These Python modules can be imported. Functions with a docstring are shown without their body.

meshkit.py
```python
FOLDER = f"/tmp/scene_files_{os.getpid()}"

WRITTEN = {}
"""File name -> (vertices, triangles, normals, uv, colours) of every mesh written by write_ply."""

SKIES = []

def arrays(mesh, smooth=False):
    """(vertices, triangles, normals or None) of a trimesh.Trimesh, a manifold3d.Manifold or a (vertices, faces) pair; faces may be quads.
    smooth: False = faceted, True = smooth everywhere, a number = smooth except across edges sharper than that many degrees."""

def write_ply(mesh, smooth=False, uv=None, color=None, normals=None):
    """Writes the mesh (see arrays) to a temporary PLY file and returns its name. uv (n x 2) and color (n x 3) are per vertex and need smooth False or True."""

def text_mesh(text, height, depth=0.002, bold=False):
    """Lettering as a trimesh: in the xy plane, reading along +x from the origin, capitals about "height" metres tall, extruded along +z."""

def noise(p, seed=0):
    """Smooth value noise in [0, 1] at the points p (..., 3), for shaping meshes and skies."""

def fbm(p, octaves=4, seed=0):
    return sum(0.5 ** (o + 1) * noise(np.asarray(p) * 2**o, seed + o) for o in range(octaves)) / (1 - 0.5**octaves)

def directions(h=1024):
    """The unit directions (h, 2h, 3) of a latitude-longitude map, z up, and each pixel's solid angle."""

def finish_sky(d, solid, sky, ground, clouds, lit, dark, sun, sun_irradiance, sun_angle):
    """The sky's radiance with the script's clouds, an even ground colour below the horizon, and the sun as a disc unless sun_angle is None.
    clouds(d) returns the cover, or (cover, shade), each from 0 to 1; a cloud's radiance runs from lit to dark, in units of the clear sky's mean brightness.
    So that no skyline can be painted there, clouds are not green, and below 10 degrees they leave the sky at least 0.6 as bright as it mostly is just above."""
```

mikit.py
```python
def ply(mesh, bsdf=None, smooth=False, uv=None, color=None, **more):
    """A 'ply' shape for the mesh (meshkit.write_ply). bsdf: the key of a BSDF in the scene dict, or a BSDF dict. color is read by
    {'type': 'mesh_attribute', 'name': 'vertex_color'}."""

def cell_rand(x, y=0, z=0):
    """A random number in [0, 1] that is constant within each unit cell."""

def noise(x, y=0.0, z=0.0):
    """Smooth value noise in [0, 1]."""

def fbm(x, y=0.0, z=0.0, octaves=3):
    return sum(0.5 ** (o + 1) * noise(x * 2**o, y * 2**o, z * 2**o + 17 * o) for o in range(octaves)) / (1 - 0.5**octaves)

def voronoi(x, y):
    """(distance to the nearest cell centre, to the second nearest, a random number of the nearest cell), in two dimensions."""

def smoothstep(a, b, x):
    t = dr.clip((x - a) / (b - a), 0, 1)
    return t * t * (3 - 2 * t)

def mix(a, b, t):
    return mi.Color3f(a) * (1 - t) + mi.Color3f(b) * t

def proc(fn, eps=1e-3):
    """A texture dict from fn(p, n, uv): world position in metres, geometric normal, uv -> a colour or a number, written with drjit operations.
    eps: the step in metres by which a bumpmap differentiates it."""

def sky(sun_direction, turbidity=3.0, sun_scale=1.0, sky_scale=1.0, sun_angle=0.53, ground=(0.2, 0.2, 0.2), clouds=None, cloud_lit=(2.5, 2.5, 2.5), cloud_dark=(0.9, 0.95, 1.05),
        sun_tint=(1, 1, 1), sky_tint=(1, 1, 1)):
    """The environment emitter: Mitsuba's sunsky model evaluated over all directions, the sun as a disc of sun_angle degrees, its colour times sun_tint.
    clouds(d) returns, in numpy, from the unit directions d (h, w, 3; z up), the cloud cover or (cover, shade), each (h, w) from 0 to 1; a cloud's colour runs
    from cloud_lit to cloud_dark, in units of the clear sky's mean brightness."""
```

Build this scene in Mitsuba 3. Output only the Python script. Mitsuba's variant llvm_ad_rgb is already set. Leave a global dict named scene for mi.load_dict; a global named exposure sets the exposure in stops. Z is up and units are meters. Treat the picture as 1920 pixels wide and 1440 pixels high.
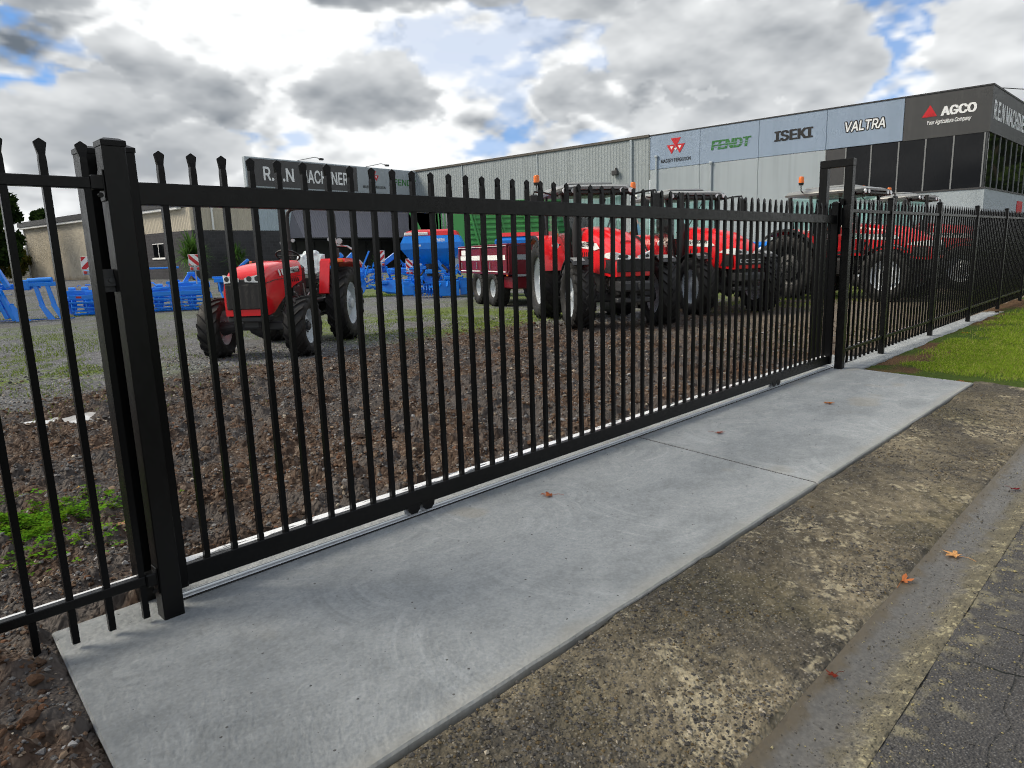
import math, random
import numpy as np, trimesh, shapely, manifold3d
import drjit as dr
import mitsuba as mi
import mikit, meshkit
from mikit import proc, noise, fbm, voronoi, cell_rand, smoothstep, mix
T = mi.ScalarTransform4f
scene, labels = {}, {}
rng = np.random.default_rng(7)
random.seed(7)

# ------------------------------------------------------------------ camera, sky, exposure
CAM = np.array([-1.094, -3.105, 1.480])
FWD = np.array([0.6950, 0.6954, -0.1842]); UP = np.array([0.1524, 0.1078, 0.9824])
scene['camera'] = {'type': 'perspective', 'fov': 73.29, 'fov_axis': 'x', 'near_clip': 0.05, 'far_clip': 4000.0,
                   'to_world': T().look_at(origin=CAM.tolist(), target=(CAM + FWD).tolist(), up=UP.tolist())}
exposure = 2.1

def sky_clouds(d):
    """broken cumulus: (cover, shade) per direction, from noise and a list of cloud masses given by azimuth and elevation"""
    az = np.degrees(np.arctan2(d[..., 0], d[..., 1])); el = np.degrees(np.arcsin(np.clip(d[..., 2], -1, 1)))
    a = np.radians(az); ce = np.cos(np.radians(el))
    P3 = np.stack([d[..., 0], d[..., 1], d[..., 2] * 1.7], -1)
    big = meshkit.fbm(P3 * 3.2 + [3.1, 1.7, 0], 3, 11)
    mid = meshkit.fbm(P3 * 9.0 + [9.1, 4.7, 2], 6, 5)
    bil = 1 - np.abs(2 * meshkit.fbm(P3 * 13 + [4.4, 2.2, 8], 5, 31) - 1)          # billows
    fin = meshkit.fbm(P3 * 30 + [1.1, 7.7, 4], 4, 21)
    wx = (meshkit.fbm(P3 * 11 + [7, 7, 7], 6, 41) - .5) * 3.4; wy = (meshkit.fbm(P3 * 11 + [2, 9, 5], 6, 43) - .5) * 3.4
    def sm(x): x = np.clip(x, 0, 1); return x * x * (3 - 2 * x)
    def field(a0, e0, ra, re, rag=.55):
        """1 in the middle of the mass, 0 at its ragged outline, negative outside"""
        da = ((az - a0 + 180) % 360 - 180) / ra; de = (el - e0) / re
        return 1 - np.sqrt((da + rag * wx) ** 2 + (de + rag * wy) ** 2) + (bil - .7) * .5 + (fin - .5) * .5
    cover = np.ones_like(az); shade = .37 + (.5 - big) * .8 + (.5 - mid) * 2.6 + (.72 - bil) * .6 + (fin - .5) * 1.1
    for a0, e0, ra, re, w in WHITE: shade = shade - w * sm(field(a0, e0, ra, re, .3) * 1.2 + .1)
    for a0, e0, ra, re, w in BLUE:
        g = sm(field(a0, e0, ra * 1.3, re * 1.6, 1.1) * 1.1 + .15 + (mid - .5) * 2.6 + (fin - .5) * 2.4); cover = np.minimum(cover, 1 - w * g)
    tot, fringe = np.zeros_like(az), np.zeros_like(az)
    for a0, e0, ra, re, w in DARK:
        f = field(a0, e0, ra, re); m = sm(f * 3.6 + .1); core = sm(f * 1.2 + .2)
        top = np.clip((el - e0) / re, -1, 1)
        inner = (w - .08 * top + (.5 - mid) * 1.0 + (.72 - bil) * .35 + (fin - .5) * .32) * (.62 + .38 * core)
        shade = np.where(m > tot, shade * (1 - m) + m * inner, np.maximum(shade, m * inner)); tot = np.maximum(tot, m)
        fringe = np.maximum(fringe, sm(f * 4 + 1.0)); cover = np.maximum(cover, m)
    shade = shade - .22 * fringe * (1 - sm(tot * 2.2))
    low = np.clip(1 - el / 12, 0, 1)
    shade = np.clip(shade, 0, 1) * (1 - .35 * low)
    return np.clip(cover + .3 * low ** 2, 0, 1), np.clip(shade, 0, 1)
# azimuth, elevation, half width, half height (degrees), strength
DARK = [(19.5, 13.6, 3.6, 2.7, .66), (23.3, 12.0, 3.4, 2.6, .64), (17, 10.8, 6.0, 3.2, .58), (13, 8.3, 4.5, 2.4, .62), (21.2, 7.6, 4.4, 2.4, .60), (26, 5.2, 5, 1.6, .42), (34.8, 13.2, 5.4, 3.3, .62), (40, 18.9, 8, 1.5, .75), (13.5, 17.4, 5, 1.6, .72),
        (57, 14.5, 7, 4.2, .50), (63.5, 13.2, 7, 4.6, .50), (69, 12.6, 3.4, 4.0, .55), (60, 9.0, 7, 2.6, .44), (78.5, 11.2, 4, 4.4, .45), (52, 18.2, 5, 1.4, .5), (38.5, 5.5, 4, 1.2, .36),
        (-30, 28, 20, 9, .7), (115, 30, 24, 12, .7), (150, 40, 30, 14, .6), (-90, 28, 26, 12, .65), (200, 30, 30, 12, .6), (50, 32, 24, 7, .6)]
BLUE = [(10.8, 13.4, 3.4, 1.5, 1), (13.8, 12.3, 2.4, 1.0, .95), (15.0, 14.0, 2.6, .45, .6), (46.8, 16.0, 3.6, 2.6, .38), (46.0, 12.2, 3.0, 1.6, .5), (48.0, 9.7, 3.2, .8, .85), (44.4, 9.0, 2.6, .6, .7), (52.2, 9.3, 1.8, .5, .6), (41, 16, 3, 1, .35), (71.9, 13.4, 1.8, 2.6, .85), (73.8, 15.2, 2.8, 1.2, .85), (70, 15.6, 2, .7, .5), (24.3, 9.0, 1.8, .45, .55), (28.0, 9.1, 1.4, .4, .5), (10.8, 8.4, 1.0, .6, .4), (30, 5.6, 3, .5, .4), (-60, 45, 20, 12, .8), (130, 60, 30, 12, .8), (240, 45, 30, 14, .7), (45, 50, 20, 8, .6)]
WHITE = [(33, 16.6, 4, 1.8, .5), (21.8, 16.8, 3.2, 1.4, .5), (29, 10.6, 2.0, 4, .45), (40.5, 13, 2.4, 5, .35), (53, 14.2, 2.4, 5, .35), (39, 9, 4, 2.2, .35), (24, 4, 9, 2.4, .3), (14, 46, 30, 16, .5)]
SUN = (math.sin(math.radians(-50)) * math.cos(math.radians(43)), math.cos(math.radians(-50)) * math.cos(math.radians(43)), math.sin(math.radians(43)))
scene['sky'] = mikit.sky(SUN, turbidity=3, sun_scale=0.66, sky_scale=.9, sun_angle=24, clouds=sky_clouds, cloud_lit=(3.0, 3.05, 3.05), cloud_dark=(.47, .56, .67), sky_tint=(.70, .92, 1.15), sun_tint=(.90, .98, 1.08))

# ------------------------------------------------------------------ helpers
def numbered(key):
    if key not in scene and key not in labels and not any(k.startswith(key + '__') for k in ()): return key
    i = 1
    while f'{key}_{i:03d}' in scene or f'{key}_{i:03d}' in labels: i += 1
    return f'{key}_{i:03d}'
def thing(name, label, cat, group=None, kind=None):
    key = numbered(name); labels[key] = {'label': label, 'category': cat}
    if group: labels[key]['group'] = group
    if kind: labels[key]['kind'] = kind
    return key
def cat_(ms):
    ms = [m for m in ms if m is not None]
    V, F, o = [], [], 0
    for m in ms:
        v, f = (np.asarray(m.vertices), np.asarray(m.faces)) if hasattr(m, 'faces') else (np.asarray(m[0], float), np.asarray(m[1]))
        V.append(v); F.append(f + o); o += len(v)
    return trimesh.Trimesh(np.vstack(V), np.vstack(F), process=False)
def obj(name, mesh, bsdf, parent=None, smooth=False, label=None, **kw):
    key = (parent + '__' + name) if parent else name
    if key in scene or key in labels and not parent:
        if key in scene: key = numbered(key)
    if isinstance(mesh, dict): scene[key] = dict(mesh)
    else:
        if isinstance(mesh, (list, tuple)) and not (len(mesh) == 2 and isinstance(mesh[0], np.ndarray)): mesh = cat_(mesh)
        scene[key] = mikit.ply(mesh, bsdf, smooth, **kw)
    if label: labels.setdefault(key, {})['label'] = label
    return key
def structure(name, mesh, bsdf, smooth=False, label=None, cat=None, kind='structure', **kw):
    k = obj(name, mesh, bsdf, None, smooth, **kw)
    labels[k] = {'kind': kind, 'label': label or name, 'category': cat or name.replace('_', ' ')}
    return k
def xf(mesh, M):
    v = np.asarray(mesh.vertices) @ M[:3, :3].T + M[:3, 3]
    f = np.asarray(mesh.faces)
    if np.linalg.det(M[:3, :3]) < 0: f = f[:, ::-1]
    return trimesh.Trimesh(v, f, process=False)
def box(x0, x1, y0, y1, z0, z1, c=0.0):
    """a box, its edges chamfered by c"""
    if c <= 0:
        v = np.array([[x, y, z] for x in (x0, x1) for y in (y0, y1) for z in (z0, z1)], float)
        f = np.array([[0, 1, 3], [0, 3, 2], [4, 6, 7], [4, 7, 5], [0, 4, 5], [0, 5, 1], [2, 3, 7], [2, 7, 6], [0, 2, 6], [0, 6, 4], [1, 5, 7], [1, 7, 3]])
        return trimesh.Trimesh(v, f, process=False)
    c = min(c, .49 * min(x1 - x0, y1 - y0, z1 - z0)); p = []
    for sx in (0, 1):
        for sy in (0, 1):
            for sz in (0, 1):
                X, Y, Z = (x0, x1)[sx], (y0, y1)[sy], (z0, z1)[sz]
                dx, dy, dz = (c, -c)[sx], (c, -c)[sy], (c, -c)[sz]
                p += [[X, Y + dy, Z + dz], [X + dx, Y, Z + dz], [X + dx, Y + dy, Z]]
    return trimesh.Trimesh(p, process=False).convex_hull
def hull(pts): return trimesh.Trimesh(np.asarray(pts, float), process=False).convex_hull
def tube(pts, r, sides=8, caps=True):
    p = np.asarray(pts, float); n = len(p); t = np.gradient(p, axis=0); t /= np.linalg.norm(t, axis=1, keepdims=True) + 1e-12
    ref = np.array([0, 0, 1.0]) if abs(t[0][2]) < .9 else np.array([1.0, 0, 0])
    a = np.cross(t, ref); a /= np.linalg.norm(a, axis=1, keepdims=True) + 1e-12; b = np.cross(t, a)
    ang = np.arange(sides) * 2 * np.pi / sides; R = np.broadcast_to(r, (n,))
    v = (p[:, None] + R[:, None, None] * (np.cos(ang)[None, :, None] * a[:, None] + np.sin(ang)[None, :, None] * b[:, None])).reshape(-1, 3)
    f = []
    for i in range(n - 1):
        for j in range(sides):
            k = (j + 1) % sides; f += [[i * sides + j, i * sides + k, (i + 1) * sides + k], [i * sides + j, (i + 1) * sides + k, (i + 1) * sides + j]]
    if caps:
        v = np.vstack([v, p[:1], p[-1:]]); m = n * sides
        for j in range(sides):
            k = (j + 1) % sides; f += [[m, k, j], [m + 1, (n - 1) * sides + j, (n - 1) * sides + k]]
    return trimesh.Trimesh(v, np.array(f), process=False)
def beam(p0, p1, w, h, c=0.0):
    """a bar of rectangular section from p0 to p1 (h upwards)"""
    p0, p1 = np.asarray(p0, float), np.asarray(p1, float); d = p1 - p0; L = np.linalg.norm(d); d /= L
    ref = np.array([0, 0, 1.0]) if abs(d[2]) < .95 else np.array([0, 1.0, 0]); y = np.cross(ref, d); y /= np.linalg.norm(y); z = np.cross(d, y)
    M = np.eye(4); M[:3, 0], M[:3, 1], M[:3, 2], M[:3, 3] = d, y, z, p0
    return xf(box(0, L, -w / 2, w / 2, -h / 2, h / 2, c), M)
def revolve(profile, seg=32, axis='y'):
    """profile of (radius, along-axis) turned about the axis"""
    pr = np.asarray(profile, float); a = np.arange(seg) * 2 * np.pi / seg; n = len(pr)
    r, h = pr[:, 0], pr[:, 1]; c, s = np.cos(a), np.sin(a)
    X, Z, H = r[:, None] * c, r[:, None] * s, np.repeat(h[:, None], seg, 1)
    v = np.stack([X, H, Z] if axis == 'y' else [X, Z, H], -1).reshape(-1, 3); f = []
    for i in range(n - 1):
        for j in range(seg):
            k = (j + 1) % seg; f += [[i * seg + j, (i + 1) * seg + j, (i + 1) * seg + k], [i * seg + j, (i + 1) * seg + k, i * seg + k]]
    f = np.array(f)
    return trimesh.Trimesh(v, f if axis == 'y' else f[:, ::-1], process=False)
def extrude(poly, z0, z1):
    m = trimesh.creation.extrude_polygon(poly if hasattr(poly, 'exterior') else shapely.Polygon(poly), z1 - z0, engine='earcut'); m.apply_translation([0, 0, z0]); return m
def xz_extrude(poly, y0, y1):
    """a polygon in the xz plane given thickness along y"""
    m = extrude(poly, 0, y1 - y0); v = np.asarray(m.vertices); return trimesh.Trimesh(np.stack([v[:, 0], y1 - v[:, 2], v[:, 1]], 1), m.faces, process=False)
def loft(sections, caps=True):
    S = np.asarray(sections, float); n, k = S.shape[:2]; v = S.reshape(-1, 3); f = []
    for i in range(n - 1):
        for j in range(k):
            l = (j + 1) % k; f += [[i * k + j, i * k + l, (i + 1) * k + l], [i * k + j, (i + 1) * k + l, (i + 1) * k + j]]
    if caps:
        for j in range(1, k - 1): f += [[0, j + 1, j], [(n - 1) * k, (n - 1) * k + j, (n - 1) * k + j + 1]]
    m = trimesh.Trimesh(v, np.array(f), process=False)
    if m.volume < 0: m = trimesh.Trimesh(v, np.array(f)[:, ::-1], process=False)
    return m
def pose(x, y, z=0, heading=0.0, s=1.0):
    """local x forward; heading in degrees counter-clockwise from world x"""
    a = math.radians(heading); M = np.eye(4); M[:3, :3] = s * np.array([[math.cos(a), -math.sin(a), 0], [math.sin(a), math.cos(a), 0], [0, 0, 1]]); M[:3, 3] = [x, y, z]; return M
def wallframe(o, az, flip=False):
    """local x along the wall (azimuth az from +y towards +x), y up, z out of the wall towards the right-hand side of u x up"""
    a = math.radians(az); u = np.array([math.sin(a), math.cos(a), 0]) * (-1 if flip else 1); up = np.array([0, 0, 1.0]); M = np.eye(4)
    M[:3, 0], M[:3, 1], M[:3, 2], M[:3, 3] = u, up, np.cross(u, up), o; return M
def rgb(*c): return {'type': 'rgb', 'value': list(c)}
def pbr(color, rough=.5, metal=0.0, spec=.5, **kw):
    return {'type': 'principled', 'base_color': rgb(*color) if isinstance(color, tuple) else color, 'roughness': rough if not isinstance(rough, dict) else rough, 'metallic': metal, 'specular': spec, **kw}
def two(b): return {'type': 'twosided', 'bsdf': b}
def bump(b, fn, scale=1.0, eps=2e-3): return {'type': 'bumpmap', 'arbitrary': proc(fn, eps), 'scale': scale, 'bsdf': b}
def terrain(x, y):
    """the yard: level by the gate, rising a little towards the buildings"""
    t = np.clip((np.asarray(y, float) - 24) / 18, 0, 1); return .58 * t * t * (3 - 2 * t)

# ------------------------------------------------------------------ materials
def lin(r, g, b): return tuple(float(((c / 255 + .055) / 1.055) ** 2.4) if c > 10 else c / 255 / 12.92 for c in (r, g, b))
M = scene
M['black_paint'] = pbr((.0026, .0028, .0034), .26, spec=.17)
M['black_paint_worn'] = pbr((.0028, .003, .0034), proc(lambda p, n, uv: .22 + .20 * fbm(p.x * 40, p.y * 40, p.z * 14)), spec=.24)
M['wet_film'] = pbr(proc(lambda p, n, uv: mix((.60, .62, .65), (.01, .01, .011), smoothstep(.64, .69, fbm(p.x * 9, p.y * 60, 2, 3)))), .12, spec=.9, clearcoat=1.0)  # wet rail tops: sky glare painted pale, dry patches left dark
M['galvanised'] = pbr((.70, .74, .78), .38, .6)
M['steel'] = pbr((.45, .46, .48), .38, .9)
M['red_paint'] = pbr((.62, .012, .018), .16, spec=.5, clearcoat=.7, clearcoat_gloss=.92)
M['maroon'] = pbr((.13, .005, .014), .3, spec=.5, clearcoat=.4)
M['blue_paint'] = pbr((.001, .195, .74), .28, spec=.5, clearcoat=.4)
M['blue_dark'] = pbr((.0, .08, .33), .4)
M['green_paint'] = pbr((.060, .32, .08), .35)
M['white_paint'] = pbr((.75, .76, .76), .35)
M['silver_paint'] = pbr((.52, .56, .60), .3, .25)
M['rim_grey'] = pbr((.52, .57, .61), .35, .15)
M['cab_grey'] = pbr((.20, .21, .215), .3)
M['dark_plastic'] = pbr((.012, .012, .013), .45)
M['grille_black'] = bump(pbr((.010, .010, .011), .5), lambda p, n, uv: .5 + .5 * dr.sin(p.z * 420) * dr.sin(p.x * 300 + p.y * 300), .003)
M['cast_grey'] = pbr((.030, .032, .036), .5)
M['rubber'] = pbr(proc(lambda p, n, uv: mix((.012, .012, .0125), (.024, .0242, .0255), smoothstep(.45, .8, fbm(p.x * 9, p.y * 9, p.z * 9)))), .62, spec=.35)
M['amber'] = pbr((.75, .16, .012), .15, clearcoat=.8)
M['lens'] = pbr((.78, .80, .82), .10, .15, clearcoat=1.0)
M['lens_red'] = pbr((.45, .01, .012), .15, clearcoat=.8)
M['glass'] = {'type': 'thindielectric', 'int_ior': 1.5, 'specular_transmittance': rgb(.72, .92, .88)}
M['plastic_wrap'] = pbr((.50, .58, .62), .2, spec=.6, clearcoat=.6)
M['rubbish_dark'] = pbr((.02, .02, .021), .6)
M['window_dark'] = pbr((.004, .0045, .006), .05, spec=.3)
M['mullion'] = pbr((.20, .21, .22), .4)
M['window_side'] = pbr((.010, .012, .010), .03, spec=.9)
M['sign_grey'] = pbr((.052, .052, .056), .4)
M['sign_light'] = pbr((.30, .34, .38), .4)
M['text_white'] = pbr((.75, .77, .80), .4)
M['text_black'] = pbr((.012, .012, .014), .4)
M['text_green'] = pbr((.03, .15, .04), .4)
M['text_red'] = pbr((.50, .012, .02), .4)
M['text_grey'] = pbr((.36, .37, .38), .3, .3)
M['roof_dark'] = pbr((.035, .037, .042), .5)
M['roof_brown'] = pbr((.075, .068, .06), .5)
M['vertex'] = two(pbr({'type': 'mesh_attribute', 'name': 'vertex_color'}, .85, spec=.25))
M['vertex_wet'] = two(pbr({'type': 'mesh_attribute', 'name': 'vertex_color'}, .5, spec=.4))
M['leaf'] = {'type': 'principledthin', 'base_color': {'type': 'mesh_attribute', 'name': 'vertex_color'}, 'roughness': .6, 'diff_trans': .6}
M['water'] = {'type': 'dielectric', 'int_ior': 1.33, 'ext_ior': 1.0}
def streak(p, h, a, b, amt):
    t = fbm(h * 1.7, p.z * .12, 3.0) * .6 + fbm(h * 7.0, p.z * .35, 9.0) * .4
    return mix(a, b, smoothstep(.35, .75, t) * amt)
M['panel_light'] = pbr(proc(lambda p, n, uv: streak(p, p.y, (.335, .385, .43), (.275, .32, .36), .8)), .55)
M['panel_blue'] = pbr(proc(lambda p, n, uv: streak(p, p.y, (.245, .32, .44), (.215, .285, .39), .7)), .5)
M['panel_dark'] = pbr(proc(lambda p, n, uv: streak(p, p.x + p.y, (.046, .048, .052), (.064, .066, .069), .9)), .5)
M['clad_grey'] = pbr(proc(lambda p, n, uv: streak(p, p.y, (.29, .33, .355), (.25, .285, .305), .7)), .45)
M['clad_beige'] = pbr(proc(lambda p, n, uv: mix(streak(p, p.x + p.y, (.46, .42, .34), (.39, .36, .30), .7), (.17, .11, .045), .8 * smoothstep(1.3, .6, p.z + .5 * fbm(p.y * 3, p.z * .8)))), .5)
M['clad_blue'] = pbr((.36, .44, .50), .4)
M['awning_grey'] = pbr((.17, .17, .20), .45)
def brick_fn(p, n, uv):
    row = p.z / .20; h = p.x + p.y + dr.select((mi.Int32(dr.floor(row)) & 1) == 0, .0, .22)
    u, v = h / .44 - dr.floor(h / .44), row - dr.floor(row)
    m = dr.maximum(smoothstep(.90, .97, v), smoothstep(.94, .98, u))
    return mix(mix((.022, .022, .027), (.034, .034, .041), cell_rand(dr.floor(h / .44), dr.floor(row))), (.055, .055, .062), m)
M['brick_dark'] = pbr(proc(brick_fn), .6)

def yard_col(p, n, uv):
    a = fbm(p.x * 1.1, p.y * 1.1, 0, 4); b = fbm(p.x * 7, p.y * 7, 3, 4); c = fbm(p.x * 34, p.y * 34, 5, 3)
    s, s2, r = voronoi(p.x * 45, p.y * 45); S, S2, R = voronoi(p.x * 16 + 4, p.y * 16)
    grey = mix(mix((.058, .061, .067), (.19, .195, .205), c), (.42, .43, .44), smoothstep(.78, .95, r) * .6)
    grey = mix(grey, (.085, .075, .065), smoothstep(.5, .75, a) * .45)
    soil = mix(mix((.026, .017, .012), (.092, .058, .040), b), (.19, .15, .12), smoothstep(.72, .9, r) * .55)
    soil = mix(soil, (.070, .066, .065), smoothstep(.40, .58, fbm(p.x * 2.3 + 9, p.y * 2.3, 1, 3)) * .75)
    yb = 6.6 + .35 * (p.x - 4.5) * smoothstep(4, 9, p.x) - 3.4 * smoothstep(8.3, 11.5, p.x) - .8 * smoothstep(11, 17, p.x)
    yb = dr.select(p.x < 1.2, 5.6 + .9 * p.x, yb)
    d = p.y - yb + (a - .5) * 2.2 + (b - .5) * 1.0
    col = mix(soil, grey, smoothstep(-.35, .45, d))
    tan = smoothstep(8, 11, p.x) * (1 - smoothstep(3.2, 4.6, p.y))
    col = mix(col, mix((.11, .09, .07), (.24, .21, .17), c), tan * .6)
    # green flush of weeds and grass on the gravel
    gx = fbm(p.x * .35 + 2, p.y * .55 + 7, 0, 4)
    far = smoothstep(10.0, 13, p.y + .1 * p.x) * (1 - smoothstep(30, 40, p.y))
    left = (1 - smoothstep(1.6, 3.2, p.x)) * smoothstep(6.0, 7.6, p.y) * (1 - smoothstep(15, 19, p.y))
    mid = smoothstep(5.2, 6.5, p.x) * (1 - smoothstep(12.5, 15, p.x)) * smoothstep(6.6, 7.6, p.y) * (1 - smoothstep(12, 15, p.y)) 
    back = smoothstep(20.0, 20.8, p.y) * (1 - smoothstep(24, 27, p.y)) * smoothstep(11, 13, p.x)
    rt = smoothstep(14, 17, p.x) * smoothstep(3.0, 4.5, p.y)
    g = dr.maximum(dr.maximum(left, mid), dr.maximum(rt, dr.maximum(back, far * .45)))
    gm = smoothstep(.46, .60, gx * .5 + b * .25 + a * .25) * g + back * .7
    gcol = mix((.06, .095, .016), (.16, .22, .035), c)
    return mix(col, gcol, dr.clip(gm, 0, 1) * (.5 + .5 * smoothstep(.35, .6, c)))
def yard_bump(p, n, uv):
    s, s2, r = voronoi(p.x * 45, p.y * 45); s3, s4, r2 = voronoi(p.x * 22 + 3, p.y * 22)
    return (.5 - s) * .016 + (.5 - s3) * .022 * r2 + fbm(p.x * 60, p.y * 60) * .016
M['yard'] = bump(pbr(proc(yard_col), .82, spec=.3), yard_bump, 1.0, 4e-3)
def slab_marks(p):
    """arcs left by the trowel: thin, faint, in patches"""
    w = fbm(p.x * .9 + 3, p.y * .9, 0, 3); ix, iy = dr.floor(p.x / .55 + 1.4 * w), dr.floor(p.y / .45 + 1.2 * w)
    cx, cy = ix * .55 + .9 * cell_rand(ix, iy, 5) - .4, iy * .45 - .5 + 1.0 * cell_rand(ix, iy, 6)
    rr = dr.sqrt(dr.square(p.x - cx) + dr.square(p.y - cy))
    return smoothstep(.60, .80, noise(rr * 34 + 5 * w, ix, iy)) * smoothstep(.42, .62, fbm(p.x * 3 + 7, p.y * 3, 4, 3)), rr
def slab_col(p, n, uv):
    a = fbm(p.x * 1.5 + 2, p.y * 2.2, 0, 4); b = fbm(p.x * 6 + 2, p.y * 9, 3, 4); f = fbm(p.x * 95, p.y * 95, 0, 3); h = fbm(p.x * 26, p.y * 38, 6, 3)
    mk, rr = slab_marks(p)
    c = mix((.196, .214, .229), (.262, .282, .298), smoothstep(.28, .72, a * .6 + b * .4))
    c = c * (.74 + .34 * f + .18 * h) * (1 + .11 * mk) * (.96 + .08 * noise(rr * 130, p.x * 4, 2))
    d1, d2, r = voronoi(p.x * 5.5, p.y * 5.5)
    pit = (1 - smoothstep(.020, .034, d1)) * smoothstep(.62, .66, r)
    d3, d4, r3 = voronoi(p.x * 17 + 5, p.y * 17)
    pit = dr.maximum(pit, (1 - smoothstep(.03, .055, d3)) * smoothstep(.80, .82, r3) * .7)
    c = mix(c, (.03, .03, .032), pit * .8)
    c = mix(c, (.27, .23, .155), smoothstep(.74, .86, fbm(p.x * 2.1 + 20, p.y * 2.1, 4, 3)) * .25)
    edge = smoothstep(-1.40, -1.51, p.y + .08 * (b - .5))
    c = mix(c, (.30, .29, .25), edge * .4)
    return c * (.82 + .18 * smoothstep(-.3, .7, p.x + .5 * a))
def slab_bump(p, n, uv):
    mk, rr = slab_marks(p)
    return noise(rr * 110, p.x * 3, 1) * .0010 + fbm(p.x * 70, p.y * 70, 0, 3) * .0060
M['slab'] = bump(pbr(proc(slab_col), .72, spec=.35), slab_bump, 1.0, 2e-3)
def verge_col(p, n, uv):
    a = fbm(p.x * 1.5 + 11, p.y * 1.9, 0, 5); b = fbm(p.x * 6, p.y * 6, 2, 4); f = fbm(p.x * 45, p.y * 45, 0, 3)
    d1, d2, r = voronoi(p.x * 85, p.y * 85)
    e = fbm(p.x * 13 + 5, p.y * 13, 6, 4)
    c = mix((.066, .058, .043), (.185, .160, .112), smoothstep(.30, .68, a * .35 + b * .35 + e * .3))
    k = fbm(p.x * 2.0 + 3, p.y * 2.0 + 8, 7, 5) * .45 + b * .2 + e * .35
    c = mix(c, (.042, .040, .037), smoothstep(.42, .58, k) * .8)
    w = fbm(p.x * 3.0 + 30, p.y * 3.6, 4, 4) * .5 + e * .25 + f * .25
    c = mix(c, (.32, .285, .20), smoothstep(.60, .70, w) * .6)
    c = mix(c, (.075, .068, .014), smoothstep(.56, .75, fbm(p.x * 1.2 + 60, p.y * 1.2, 4, 4)) * .2)
    c = c * (.55 + .9 * f)
    c = mix(c, mix((.05, .05, .052), (.40, .38, .34), r), smoothstep(.66, .70, cell_rand(r * 997, 3)) * (1 - smoothstep(.25, .4, d1)) * .40)
    return c
def verge_bump(p, n, uv):
    d1, d2, r = voronoi(p.x * 85, p.y * 85); d3, d4, r3 = voronoi(p.x * 40, p.y * 40)
    return (.5 - d1) * .010 * r + (.5 - d3) * .012 * r3 + fbm(p.x * 22, p.y * 22, 0, 4) * .030
M['verge'] = bump(pbr(proc(verge_col), .8, spec=.3), verge_bump, 1.0, 2e-3)
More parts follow.
